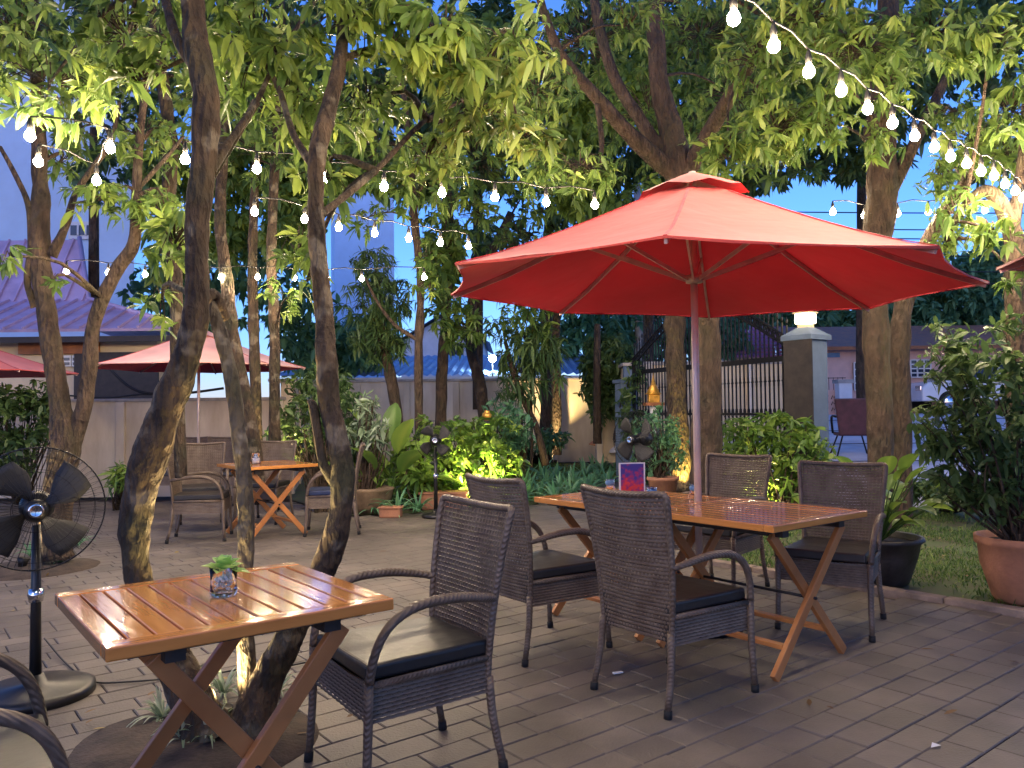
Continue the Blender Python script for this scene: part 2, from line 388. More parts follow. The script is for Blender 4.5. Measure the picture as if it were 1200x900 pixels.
_single_leaf = {}
def single_leaf(material, k):
    key = (material.name, k)
    if key not in _single_leaf:
        V = leaf_arrays(np.zeros((1, 3)), np.array([[1.0, 0, 0]]), np.array([1.0]), np.array([.28]), np.array([.15+.1*k]), roll=np.zeros(1))
        _single_leaf[key] = leaves_mesh('leaf', V, np.array([.25+.22*k]), material)
    return _single_leaf[key]
def near_leaf_parts(parent, centers, nl, ln, material, count):
    """the leaves that show largest are single parts"""
    n = 0
    for c in centers:
        if n >= count: break
        ax = Vector((random.gauss(0, 1), random.gauss(0, 1), -.3)).normalized()
        k = random.choice((0, 1, 2, 3, 3))
        for i in range(nl):
            d = Vector((random.gauss(0, 1), random.gauss(0, 1), random.gauss(0, 1))).normalized()*.85 + ax*.7 + Vector((0, 0, -.35))
            d.normalize(); q = d.to_track_quat('X', 'Z') @ Matrix.Rotation(random.gauss(0, .5), 3, 'X').to_quaternion()
            o = bpy.data.objects.new('leaf', single_leaf(material, k)); s = ln*random.uniform(.7, 1.2)
            o.matrix_world = Matrix.Translation(Vector(c)-ax*random.uniform(0, .08)) @ q.to_matrix().to_4x4() @ Matrix.Diagonal((s, s, s, 1))
            link(o, parent); n += 1

# =================================================================== GROUND
E1 = Vector((math.cos(.67), math.sin(.67), 0)); N1 = Vector((-math.sin(.67), math.cos(.67), 0))   # the two directions of the paving joints
def sheet(name, poly, z, material, parent=None, thick=0, **kw):
    mb = MB(); n = len(poly)
    if thick:
        mb.add([(x, y, z) for x, y in poly]+[(x, y, z-thick) for x, y in poly], [tuple(range(n))]+[(i, (i+1) % n, (i+1) % n+n, i+n)[::-1] for i in range(n)])
    else: mb.add([(x, y, z) for x, y in poly], [tuple(range(n))])
    return mb.build(name, material, parent, **kw)
sheet('ground', [(-400, -200), (400, -200), (400, 600), (-400, 600)], -.05, m_soil, kind='structure')
PAVE = [(-14, -8), (9, -8), (9, -1.83), (1.55, 6.65), (2.1, 9.5), (2.25, 14.2), (1.9, 14.5), (.05, 10.3), (-2.1, 9.9), (-3.4, 11.7), (-14, 11.9)]
sheet('terrace', PAVE, -.022, m_joint, kind='structure')
def inside(p, poly):
    x, y = p; c = False; j = len(poly)-1
    for i in range(len(poly)):
        xi, yi = poly[i]; xj, yj = poly[j]
        if (yi > y) != (yj > y) and x < (xj-xi)*(y-yi)/(yj-yi)+xi: c = not c
        j = i
    return c
paving = empty('paving', kind='structure')
HOLE = [(-1.26, 3.14, .40), (-4.05, 6.75, .42)]     # planting holes: x, y, radius
PW, PL, GAP = .15, .24, .0035
pv = []
for r in range(-80, 125):
    off = random.choice((0, .08, .12, .16)) + (r % 2)*.12
    for c in range(-60, 75):
        s = c*PL + off; t = r*PW
        p = E1*s + N1*t
        if p.y < .2 or p.y > 14.6: continue
        if not inside((p.x, p.y), PAVE): continue
        if any((p.x-h[0])**2+(p.y-h[1])**2 < h[2]**2 for h in HOLE): continue
        X, Y, dd = project(np.array([[p.x, p.y, 0]]))
        if X[0] < -90 or X[0] > 1290 or Y[0] > 1050: continue
        pv.append((dd[0], p, Y[0] < 930 and -20 < X[0] < 1220))
pv.sort(key=lambda a: (not a[2], a[0]))
pb = MB(); hl, hw = (PL-GAP)/2, (PW-GAP)/2
def paver_geo(mb, c, z, rz, tl=0):
    vv = []; b = .0045
    for (hx, hy, zz) in ((hl, hw, -.02), (hl, hw, -b), (hl-b, hw-b, 0)):
        for sx, sy in ((-1, -1), (1, -1), (1, 1), (-1, 1)):
            q = Matrix.Rotation(rz, 3, 'Z') @ Vector((sx*hx, sy*hy, 0))
            vv.append((c[0]+q.x, c[1]+q.y, c[2]+z+zz+tl*sx*.0008))
    ff = [(8, 9, 10, 11)]
    for a in (0, 4):
        for k in range(4): ff.append((a+k, a+(k+1) % 4, a+4+(k+1) % 4, a+4+k))
    mb.add(vv, ff)
pmesh = [MB() for _ in range(3)]
for k, q in enumerate(pmesh): paver_geo(q, (0, 0, 0), 0, 0, (k-1))
pmesh = [q.mesh('paver', m_pave) for q in pmesh]
for i, (dd, p, _) in enumerate(pv):
    z = random.uniform(-.0018, .001)
    if i < 300:
        o = bpy.data.objects.new('paver', random.choice(pmesh)); o.location = (p.x, p.y, z); o.rotation_euler = (0, 0, .67+random.uniform(-.008, .008)); link(o, paving)
    else: paver_geo(pb, (p.x, p.y, 0), z, .67, random.uniform(-1, 1))
# tone differs from paver to paver in the joined part, too
m_pave_far = m_pave.copy(); m_pave_far.name = 'paver_concrete_far'
_nt = m_pave_far.node_tree
_vo = _nt.nodes.new('ShaderNodeTexVoronoi'); _vo.inputs['Scale'].default_value = 3.6
_hs = [n for n in _nt.nodes if n.type == 'HUE_SAT'][0]; _mr = [l.from_node for l in _nt.links if l.to_node == _hs and l.to_socket.name == 'Value'][0]
_nt.links.new([n for n in _nt.nodes if n.type == 'TEX_COORD'][0].outputs['Object'], _vo.inputs[0])
_sx = _nt.nodes.new('ShaderNodeSeparateColor'); _nt.links.new(_vo.outputs['Color'], _sx.inputs[0]); _nt.links.new(_sx.outputs[0], _mr.inputs[0])
pb.build('paver_field', m_pave_far, paving, kind='stuff')
# kerb stones along the lawn
k0 = Vector((1.55, 6.65, 0)); k1 = Vector((4.35, 3.46, 0)); kd = (k1-k0).normalized(); kn = Vector((-kd.y, kd.x, 0))
kerb = empty('kerb', kind='structure'); kl = (k1-k0).length; nk = 9
for i in range(nk):
    a = k0+kd*(kl*i/nk+.004)+kn*.05; b = k0+kd*(kl*(i+1)/nk-.004)+kn*.05
    q = MB(); q.bar(a+Vector((0, 0, -.01)), b+Vector((0, 0, -.01+random.uniform(-.003, .003))), .09, .10); q.build('kerb_stone', m_kerb, kerb, bevel=.008)
# lawn and beds
sheet('lawn', [(1.72, 6.72), (4.45, 3.6), (9.6, -1.6), (16, 3), (14, 9.9), (4.3, 9.9), (2.2, 9.4)], -.006, m_lawn, kind='structure')
sheet('back_lawn', [(2.35, 9.5), (4.3, 9.95), (3.2, 14.0), (2.2, 19), (-5, 19.3), (-3.4, 12), (-2.1, 10.0), (.05, 10.42), (1.85, 14.65), (2.4, 14.3)], -.004, m_lawn, kind='structure')
for h in HOLE:
    q = MB(); ring = [(h[0]+h[2]*1.02*math.cos(a)*(1+.05*math.sin(3*a)), h[1]+h[2]*1.02*math.sin(a)) for a in np.linspace(0, 2*PI, 41)[:-1]]
    q = MB(); q.add([(h[0], h[1], .035)]+[(h[0]+(x-h[0])*f*(1.13+.05*mnoise.noise(Vector((x*5, y*5, 0)))), h[1]+(y-h[1])*f*(1.13+.05*mnoise.noise(Vector((x*5, y*5, 0)))), z_) for f, z_ in ((.6, .028), (1.0, .006), (1.04, -.02)) for x, y in ring], [(0, 1+k, 1+(k+1) % 40) for k in range(40)]+[(1+40*j+k, 1+40*(j+1)+k, 1+40*(j+1)+(k+1) % 40, 1+40*j+(k+1) % 40) for j in (0, 1) for k in range(40)], True); q.build('planting_soil', m_soil, kind='structure')
def grass_patch(name, pts, h, w, material, rndb=(0, 1), **kw):
    n = len(pts); d = rng.normal(0, .45, (n, 3)); d[:, 2] = 1
    L = h*rng.uniform(.5, 1.3, n)
    V = leaf_arrays(pts, d, L, np.full(n, w), rng.uniform(.1, .7, n))
    return leaves_obj(name, V, rng.uniform(*rndb, n), material, kind='stuff', **kw)
def scatter(poly, n, z=0, patch=None):
    xs = [p[0] for p in poly]; ys = [p[1] for p in poly]; out = []
    while len(out) < n:
        x = random.uniform(min(xs), max(xs)); y = random.uniform(min(ys), max(ys))
        if inside((x, y), poly) and (patch is None or mnoise.noise(Vector((x*patch, y*patch, 0))) > random.uniform(-.35, .1)): out.append((x, y, z))
    return np.array(out)
m_grass = leaf_mat('grass_blade', (.04, .09, .02), (.09, .17, .035), (.2, .26, .07), .3, .6)
grass_patch('grass', scatter([(1.75, 6.72), (4.5, 3.65), (7, 1.4), (9, 5), (8, 9.9), (4.3, 9.9), (2.3, 9.3)], 45000, 0, 1.2), .07, .010, m_grass)
grass_patch('grass', scatter([(.1, 10.6), (1.9, 14.8), (2.4, 13), (3.6, 12), (2.2, 18.5), (-4.5, 18.5), (-3, 12), (-2, 10.3)], 20000, 0, 1.0), .12, .018, m_grass)
# driveway ramp and street, a metre above the garden
q = MB(); q.add([(3.9, 10.6, .22), (12, 9.9, .22), (14, 20, 1.05), (2.7, 20, 1.05), (3.9, 10.6, -.3), (12, 9.9, -.3), (14, 20, -.3), (2.7, 20, -.3)], [(0, 1, 2, 3), (4, 7, 6, 5), (0, 4, 5, 1), (1, 5, 6, 2), (2, 6, 7, 3), (3, 7, 4, 0)])
q.build('driveway', m_street, kind='structure')
q = MB(); q.box((10, 70.1, .5), (160, 100, 1.1)); q.build('street', m_street, kind='structure')
q = MB()
for i in range(1, 5): q.box((8.2+.1*i, 10.5+i*2.05, .247+i*.1785), (9.2, .03, .01), M=Matrix.Rotation(.0875, 3, 'X'))
q.build('driveway_joint', m_joint, kind='structure')

# =================================================================== WALLS AND BUILDINGS
def wall_run(name, a, b, h, w, label, npan, material, base=0, group=None):
    a = Vector(a); b = Vector(b); L = (b-a).length; ang = math.atan2((b-a).y, (b-a).x)
    r = empty(name, (a.x, a.y, base), ang, label, 'wall', group)
    for i in range(npan):
        x0 = L*i/npan; x1 = L*(i+1)/npan
        q = MB(); q.box(((x0+x1)/2, 0, h/2), (x1-x0-.12, w*.8, h)); q.build('wall_panel', m_wall2 if i % 3 else m_wall, r)
    for i in range(npan+1):
        q = MB(); q.box((L*i/npan, 0, h/2), (.16, w*1.15, h-.004)); q.build('pier', material, r, bevel=.01)
    q = MB(); q.box((L/2, 0, h+.03), (L+.2, w*1.4, .06)); q.build('coping', m_cap, r, bevel=.01)
    return r
wl = empty('garden_wall', (-12, 12.5, 0), 0, 'low plain cream rendered garden wall behind the left parasol', 'wall')
q = MB(); q.box((4.2, 0, .74), (8.4, .16, 1.48)); q.build('wall_face', m_wall, wl)
q = MB(); q.box((4.2, 0, 1.505), (8.5, .22, .05)); q.build('coping', m_cap, wl, bevel=.01)
for x in (3.0, 5.9, 8.35):
    q = MB(); q.box((x, -.02, .74), (.14, .2, 1.475)); q.build('pier', m_wall2, wl, bevel=.01)
wall_run('panelled_wall', (-3.55, 12.6, 0), (-5.0, 19.6, 0), 1.75, .18, 'short cream wall going back from the low wall, mostly behind bushes', 4, m_wall)
wall_run('panelled_wall', (-5.0, 19.6, 0), (2.25, 19.6, 0), 2.0, .2, 'long panelled cream wall with piers across the back of the garden', 6, m_wall)
wall_run('panelled_wall', (2.3, 19.4, 0), (2.12, 14.3, 0), 2.05, .2, 'side wall between the back wall and the iron gate, under dark ivy', 3, m_pillar)

# --- iron gate
ga = Vector((3.52, 9.98, .25)); gb = Vector((2.08, 13.75, .25)); gl = (gb-ga).length
gate = empty('iron_gate', ga, math.atan2((gb-ga).y, (gb-ga).x), 'tall black wrought iron gate with an arched lattice top', 'gate')
def arch(x):
    u = min(x/(gl*.5), 1) if x < gl*.5 else min((gl-x)/(gl*.5), 1)
    return 1.83 + .72*math.sin(u*PI/2)**1.1
for z, hh in ((.12, .05), (.95, .03), (1.66, .07)):
    q = MB(); q.bar((.05, 0, z), (gl-.05, 0, z), .04, hh); q.build('rail', m_iron, gate)
for x in (.06, gl/2-.03, gl/2+.03, gl-.06):
    q = MB(); q.box((x, 0, arch(x)/2), (.05, .05, arch(x))); q.build('frame_post', m_iron, gate)
npk = 46
for i in range(1, npk):
    x = gl*i/npk; hz = arch(x)+.16
    q = MB(); q.box((x, 0, hz/2+.05), (.016, .016, hz)); q.lathe([(0.001, hz+.16), (.018, hz+.1), (.001, hz+.05)], (x, 0, 0), 6)
    for z in (.42, 1.38): q.box((x, 0, z), (.016, .02, .13)); q.box((x, 0, z), (.05, .012, .02))
    q.tube([(x-.035, 0, .93), (x-.02, 0, 1.02), (x+.02, 0, 1.02), (x+.035, 0, .93), (x, 0, .88)], .006, 4)
    q.build('picket', m_iron, gate)
for dz in (-.06, .06):
    q = MB(); q.tube([(gl*i/40, 0, arch(gl*i/40)+dz) for i in range(41)], .018, 6); q.build('arch_rail', m_iron, gate)
q = MB()
for i in range(80):
    x0 = gl*i/80; x1 = gl*(i+1)/80
    q.bar((x0, .005, arch(x0)-.06), (x1, .005, arch(x1)+.06), .012, .012); q.bar((x0, -.005, arch(x0)+.06), (x1, -.005, arch(x1)-.06), .012, .012)
q.build('arch_lattice', m_iron, gate, kind='stuff')
# pillar with lamp
pc = D(946, 470, 9.95); pil = empty('gate_pillar', (pc.x, pc.y, 0), .62, 'grey blue gate pillar with a pyramid cap beside the iron gate', 'pillar')
q = MB(); q.box((0, 0, 1.06), (.36, .36, 2.12)); q.build('shaft', m_pillar, pil, bevel=.01)
q = MB(); q.box((-.19, -.01, 1.09), (.02, .40, 2.1)); q.build('shaded_side', m_darkpanel, pil)  # dark sheet puts the shade of the shaft's left face into colour
q = MB(); q.add([(-.215, -.215, 2.12), (.215, -.215, 2.12), (.215, .215, 2.12), (-.215, .215, 2.12), (-.215, -.215, 2.18), (.215, -.215, 2.18), (.215, .215, 2.18), (-.215, .215, 2.18), (-.08, -.08, 2.28), (.08, -.08, 2.28), (.08, .08, 2.28), (-.08, .08, 2.28)],
    [(3, 2, 1, 0), (0, 1, 5, 4), (1, 2, 6, 5), (2, 3, 7, 6), (3, 0, 4, 7), (4, 5, 9, 8), (5, 6, 10, 9), (6, 7, 11, 10), (7, 4, 8, 11), (8, 9, 10, 11)]); q.build('cap', m_pillar, pil)
lp = empty('pillar_lamp', (pc.x, pc.y, 2.28), .62, 'square glowing lamp on top of the gate pillar', 'lamp')
q = MB(); q.box((0, 0, .02), (.14, .14, .04)); q.build('lamp_base', m_cream, lp)
q = MB(); q.box((0, 0, .115), (.19, .19, .13)); q.build('lamp_shade', emit_mat('lamp_glow', (1, .8, .5), 2.8), lp, bevel=.015)
q = MB(); q.box((0, 0, .19), (.22, .22, .015)); q.build('lamp_lid', m_cream, lp)
pc2 = Vector((2.0, 14.05, 0)); pil2 = empty('gate_pillar', pc2, .3, 'far pale gate pillar half hidden behind the dark creeper', 'pillar')
q = MB(); q.box((0, 0, .87), (.28, .28, 1.74)); q.build('shaft', m_pillar, pil2, bevel=.01); q = MB(); q.box((0, 0, 1.77), (.34, .34, .06)); q.build('cap', m_pillar, pil2)

# --- left house with purple metal roof
house = empty('house', (0, 0, 0), 0, 'cream house with a steep purple metal roof behind the low wall', 'house')
ez = 2.72
A = Vector((-14, 13.7, ez)); B = D(215, 391, 13.7); B.z = ez
H1 = D(104, 355, 15.4); H0 = Vector((-14, 15.4, H1.z)); R1 = D(93, 283, 16.3); RA = Vector((-14, 16.3, R1.z))
def roof_face(pts, name='roof', th=.05):
    n = (pts[1]-pts[0]).cross(pts[2]-pts[0]).normalized(); n = n if n.z > 0 else -n
    q = MB(); k = len(pts); q.add([p+n*th for p in pts]+[p for p in pts], [tuple(range(k)), tuple(range(2*k-1, k-1, -1))]+[(i+k, (i+1) % k+k, (i+1) % k, i) for i in range(k)])
    return q.build(name, m_roof, house), n
B2 = Vector((B.x/13.7*20-.3, 20, ez)); H2 = Vector((H1.x/15.4*19-.3, 19, H1.z)); R2 = Vector((R1.x/16.3*18.5-.3, 18.5, R1.z))
f1, n1 = roof_face([A, B, H1, H0]); f2, n2 = roof_face([H0, H1, R1, RA], 'upper_roof'); roof_face([B, B2, H2, H1], 'side_roof'); roof_face([H1, H2, R2, R1], 'gable_slope')
for i in range(22):      # standing seams
    x = B.x - .33*i - .12
    if x < -12.5: break
    u = min((B.x-x)/(B.x-H1.x), 1); top = Vector((x, A.y+(H1.y-A.y)*u, ez+(H1.z-ez)*u))
    q = MB(); q.bar(Vector((x, A.y, ez))+n1*.07, top+n1*.07, .035, .05, up=n1); q.build('roof_seam', m_roof, house)
for i in range(14):
    x = H1.x - .33*i - .1
    xt = min(x, R1.x) if x > R1.x else x
    u = 1.0 if x <= R1.x else (H1.x-x)/(H1.x-R1.x)
    top = Vector((x, H1.y+(R1.y-H1.y)*u, H1.z+(R1.z-H1.z)*u))
    q = MB(); q.bar(Vector((x, H1.y, H1.z))+n2*.07, top+n2*.07, .035, .05, up=n2); q.build('roof_seam', m_roof, house)
q = MB(); q.tube([B+Vector((0, 0, .08)), H1+Vector((0, 0, .08)), R1+Vector((0, 0, .08))], .05, 6); q.build('hip_cap', m_roof, house)
q = MB(); q.box((-10.5, 14.5, 1.33), (8.2, .3, 2.66)); q.build('wall', m_cream, house)
q = MB(); q.box((-7.1, 14.28, 1.3), (1.5, .06, 2.2)); q.build('recess_shade', m_darkpanel, house)  # flat dark board on the wall, its colour giving the recess's shade
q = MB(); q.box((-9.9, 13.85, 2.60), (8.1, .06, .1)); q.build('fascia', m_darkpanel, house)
p0 = D(20, 402, 14.2); p1 = D(113, 402, 14.2)
q = MB(); q.box(((p0.x+p1.x)/2, 14.28, 2.5), (p1.x-p0.x, .1, .24)); q.build('timber_beam', m_timber, house)
for px in (76, 93):
    c = D(px, 423, 14.3); w = empty('vent', c, 0); w.parent = house; _kids.setdefault(house.name, []).append(w)
    q = MB(); q.box((0, 0, 0), (.24, .05, .2)); q.build('frame', m_white, w)
    for k in (-.05, .03): q = MB(); q.box((0, -.03, k), (.2, .02, .05)); q.build('slat', m_window, w)
q = MB()
c0 = D(125, 428, 12.35); 
q.tube([D(125, 428, 12.3), D(150, 452, 12.3), D(175, 461, 12.3), D(215, 461, 12.35), D(262, 455, 12.4)], .022, 6, res=5); q.tube([D(60, 462, 12.3), D(125, 466, 12.3), D(165, 462, 12.3), D(215, 463, 12.3)], .015, 6, res=5)
q.build('cable', m_wire, None, label='black cables drooping along the top of the low wall', cat='cable')
# --- tall pale building
tb = empty('tall_building', (0, 0, 0), 0, 'tall pale blue rendered building rising behind the purple roof', 'building')
def prism(poly, z0, z1):
    k = len(poly); q = MB(); q.add([(x, y, z0) for x, y in poly]+[(x, y, z1) for x, y in poly], [tuple(range(k-1, -1, -1)), tuple(range(k, 2*k))]+[(i, (i+1) % k, (i+1) % k+k, i+k) for i in range(k)]); return q
prism([(-24, 22.5), (-10.7, 22.5), (-15.2, 31), (-26, 31)], 0, 14).build('wall', m_bluew, tb)
c = D(97, 270, 22.45); fr = MB().box((c.x, 22.46, c.z), (.80, .06, .50)).build('window', m_white, tb)
MB().box((c.x, 22.42, c.z), (.66, .02, .28)).build('pane', m_window, fr)
for k in (-.11, .11): MB().box((c.x+k, 22.40, c.z), (.05, .03, .28)).build('mullion', m_white, fr)
tb2 = empty('tower_block', (0, 0, 0), 0, 'pale tower block glimpsed through the leaves in the middle', 'building')
a = D(392, 300, 42); b = D(462, 300, 42); tz = D(430, 104, 42).z
prism([(a.x, 42), (b.x, 42), (b.x*50/42-.3, 50), (a.x-2, 50)], 0, tz).build('wall', m_bluew, tb2)
for zz in (tz-1.3, tz-4.6):
    for xx in (a.x+.9, b.x-.9):
        w = MB().box((xx, 41.97, zz), (.9, .08, 1.2)).build('window', m_white, tb2); MB().box((xx, 41.92, zz), (.74, .04, 1.04)).build('pane', m_window, w)
prism([(a.x-.2, 41.8), (b.x+.2, 41.8), (b.x*50/42, 50), (a.x-2, 50)], tz, tz+.2).build('roof', m_cap, tb2)
# --- sheds with blue roof behind back wall
sh = empty('shed', (0, 0, 0), 0, 'low shed with a blue corrugated metal roof behind the back wall', 'shed')
q = MB(); q.box((-1.9, 24.3, 1.05), (8.6, 5, 2.1)); q.build('wall', m_wall, sh)
q = MB(); n = 110; vv = []; ff = []
for i in range(n+1):
    x = -6.4 + 9.0*i/n; dz = .035*math.sin(i*2.2)
    vv += [(x, 20.9, 2.22+dz), (x, 27.0, 3.15+dz)]
for i in range(n): ff.append((2*i, 2*i+2, 2*i+3, 2*i+1))
q.add(vv, ff); q.build('roof', m_broof, sh)
q = MB(); q.box((-1.9, 20.88, 2.13), (9.0, .05, .08)); q.build('gutter', m_white, sh)
fh = empty('far_house', (0, 0, 0), 0, 'white gabled house beyond the blue shed roof', 'house')
q = MB(); a = D(470, 400, 33).x; b = D(566, 400, 33).x; zr = D(520, 372, 33).z; ze = D(520, 400, 33).z
q.add([(a, 33, 0), (b, 33, 0), (b, 33, ze), ((a+b)/2, 33, zr), (a, 33, ze), (a, 40, 0), (b, 40, 0), (b, 40, ze), ((a+b)/2, 40, zr), (a, 40, ze)], [(0, 1, 2, 3, 4), (9, 8, 7, 6, 5), (1, 6, 7, 2), (0, 4, 9, 5)]); q.build('wall', m_white, fh)
for s_ in (0, 1):
    x0 = a-.3 if s_ == 0 else b+.3
    q = MB(); q.add([(x0, 32.6, ze-.1), ((a+b)/2, 32.6, zr+.12), ((a+b)/2, 40.3, zr+.12), (x0, 40.3, ze-.1)], [(0, 1, 2, 3)]); q.build('roof', m_broof, fh)
c = D(533, 414, 32.9); w = MB().box((c.x, 32.95, c.z), (.9, .1, 1.0)).build('window', m_white, fh); MB().box((c.x, 32.88, c.z), (.7, .05, .8)).build('pane', m_window, w)
# cool flood lamp
c = D(577, 420, 21.5); fl = empty('flood_lamp', c, 0, 'cold white flood lamp shining above the blue shed roof', 'lamp')
q = MB(); q.lathe([(.001, -.02), (.11, 0), (.12, .04), (.08, .10), (.001, .12)], (0, 0, 0), 14, axis=(0, 1, 0)); q.build('housing', m_iron, fl)
q = MB(); q.lathe([(.001, -.07), (.07, -.05), (.105, -.01)], (0, 0, 0), 14, axis=(0, 1, 0)); q.build('lens', emit_mat('cool_glow', (.55, .78, 1), 60), fl)
q = MB(); q.tube([(0, .05, -.1), (0, .2, -.9)], .02, 6); q.build('bracket', m_iron, fl)
ll = bpy.data.lights.new('flood_light', 'SPOT'); ll.energy = 160; ll.color = (.55, .78, 1); ll.spot_size = math.radians(130); ll.spot_blend = .6; ll.shadow_soft_size = .08
lo = bpy.data.objects.new('flood_light', ll); lo.location = (0, -.14, 0); lo.rotation_euler = (math.radians(60), 0, 0); link(lo, fl)
# --- street side: opposite wall, purple tiled roof, pink house
ow = empty('compound_wall', (0, 0, 0), 0, 'cream compound wall across the street seen through the iron gate', 'wall')
for i in range(4):
    x0 = 1.75+1.02*i; MB().box((x0+.51, 16.2, 1.18), (.9, .18, 1.96)).build('wall_panel', m_cream, ow); MB().box((x0, 16.17, 1.19), (.12, .26, 2.0)).build('pier', m_wall2, ow)
MB().box((5.83, 16.17, 1.19), (.12, .26, 2.0)).build('pier', m_wall2, ow)
MB().box((3.8, 16.2, 2.20), (4.2, .28, .07)).build('coping', m_cap, ow)
th = empty('tiled_house', (0, 0, 0), 0, 'house with a purple tiled hip roof beyond the gate', 'house')
a = D(835, 418, 27).x; b = D(935, 418, 27).x; ze = D(880, 418, 27).z; zr = D(915, 385, 27).z+.4; mid = D(920, 385, 27).x
q = MB(); q.box(((a+b)/2+.5, 30, 1.9), (b-a-.2, 5, 2.3)); q.build('wall', m_cream, th)
rows = 9
for i in range(rows):
    t0, t1 = i/rows, (i+1)/rows
    q = MB()
    for k in range(14):
        xa = a-.3+(mid-a)*t0 + (b+.9-a-(mid-a)*t0)*k/14; xb = a-.3+(mid-a)*t0 + (b+.9-a-(mid-a)*t0)*(k+.92)/14
        y0 = 26.9+3*t0; y1 = 26.9+3*t1+.1; z0 = ze+(zr-ze)*t0; z1 = ze+(zr-ze)*t1
        q.add([(xa, y0, z0+.05), (xb, y0, z0+.05), (xb, y1, z1), (xa, y1, z1), (xa, y0, z0-.03), (xb, y0, z0-.03)], [(0, 1, 2, 3), (4, 5, 1, 0)])
    q.build('tile_row', m_tile, th)
ph = empty('pink_house', (0, 0, 0), 0, 'low pink rendered house across the street, right of the gate pillar', 'house')
hz0 = 1.05; dpt = 24.0; xa = D(955, 450, dpt).x; zt = D(1000, 406, dpt).z
MB().box((xa+4.5, dpt+3, (hz0+zt)/2), (9, 6, zt-hz0)).build('wall', m_pink, ph)
q = MB(); q.add([(xa-.5, dpt-.7, zt-.05), (xa+9.5, dpt-.7, zt-.05), (xa+9.5, dpt+3, zt+.9), (xa-.5, dpt+3, zt+.9), (xa-.5, dpt-.7, zt-.15), (xa+9.5, dpt-.7, zt-.15)], [(0, 1, 2, 3), (4, 5, 1, 0)]); q.build('roof', m_timber, ph)
for (x0, x1, y0, y1) in ((1000, 1016, 425, 457), (1066, 1090, 422, 442), (1120, 1150, 425, 455)):
    c0 = D(x0, y0, dpt-.05); c1 = D(x1, y1, dpt-.05); cx, cz = (c0.x+c1.x)/2, (c0.z+c1.z)/2; ww, hh = c1.x-c0.x, c0.z-c1.z
    w = MB().box((cx, dpt-.04, cz), (ww, .08, hh)).build('window', m_window, ph)
    for k in range(4): MB().box((cx-ww/2+ww*k/3, dpt-.1, cz), (.035, .03, hh)).build('grille_bar', m_white, w)
    for k in range(5): MB().box((cx, dpt-.105, cz-hh/2+hh*k/4), (ww, .03, .035)).build('grille_bar', m_white, w)
c = D(977, 416, dpt-.05); MB().box((c.x, dpt-.03, c.z), (.38, .04, .14)).build('plaque', m_plaque, ph)
# decorated low wall and white gate post in front of it
dw = empty('low_wall', (0, 0, 0), 0, 'low pink wall with dark scrollwork in front of the pink house', 'wall')
c0 = D(962, 458, 22.6); c1 = D(984, 483, 22.6); MB().box(((c0.x+c1.x)/2, 22.6, (c0.z+1.0)/2), (c1.x-c0.x+.1, .12, c0.z-.95)).build('wall_face', m_pink, dw)
q = MB()
for i in range(3):
    for j in range(3):
        x = c0.x+.12+.2*i; z = 1.2+.17*j
        q.tube([(x-.06, 22.53, z-.05), (x-.02, 22.53, z+.05), (x+.02, 22.53, z-.02), (x+.06, 22.53, z+.05)], .012, 4)
q.build('scrollwork', m_iron, dw)
for k in range(5): MB().box((c0.x+.1+.13*k, 22.6, c0.z+.18), (.012, .012, .4)).build('picket', m_iron, dw)
MB().box((c0.x+.38, 22.6, c0.z+.36), (.66, .02, .02)).build('rail', m_iron, dw)
wp = empty('white_gate_post', D(989, 483, 22.3), 0, 'stout white gate post with a grey cap by the pink house', 'post')
MB().box((0, 0, .4), (.36, .3, .85)).build('shaft', m_white, wp); MB().box((0, 0, .86), (.46, .4, .1)).build('cap', m_cap, wp)

# utility pole and overhead wires
up_ = empty('utility_pole', (D(750, 450, 26).x, 26, 0), 0, 'pale concrete utility pole behind the dark creeper', 'pole')
MB().tube([(0, 0, 0), (0, 0, 9)], [.16, .12], 10).build('shaft', m_cap, up_); MB().box((0, 0, 7.6), (2.2, .1, .12)).build('crossarm', m_iron, up_); MB().box((.4, 0, 7.0), (2.0, .1, .1)).build('crossarm', m_iron, up_)
for k in (-1, -.4, .4, 1): MB().lathe([(.001, .0), (.04, .02), (.05, .08), (.001, .14)], (k, 0, 7.66), 8).build('insulator', m_white, up_)
for i, (z, sg, nm) in enumerate([(7.8, .25, 'topmost'), (7.35, .3, 'second highest'), (7.15, .35, 'third highest'), (6.6, .3, 'third lowest'), (6.2, .4, 'second lowest'), (5.75, .3, 'lowest')]):
    pts = [(up_.location.x+34*k/12, 26+.3*i, z-sg*math.sin(PI*k/12)) for k in range(13)]
    MB().tube(pts, .02, 4, res=2).build('overhead_cable', m_wire, None, label=nm+' of the thin black cables crossing the sky gap right of the parasol', cat='cable', group='overhead cables across the street')

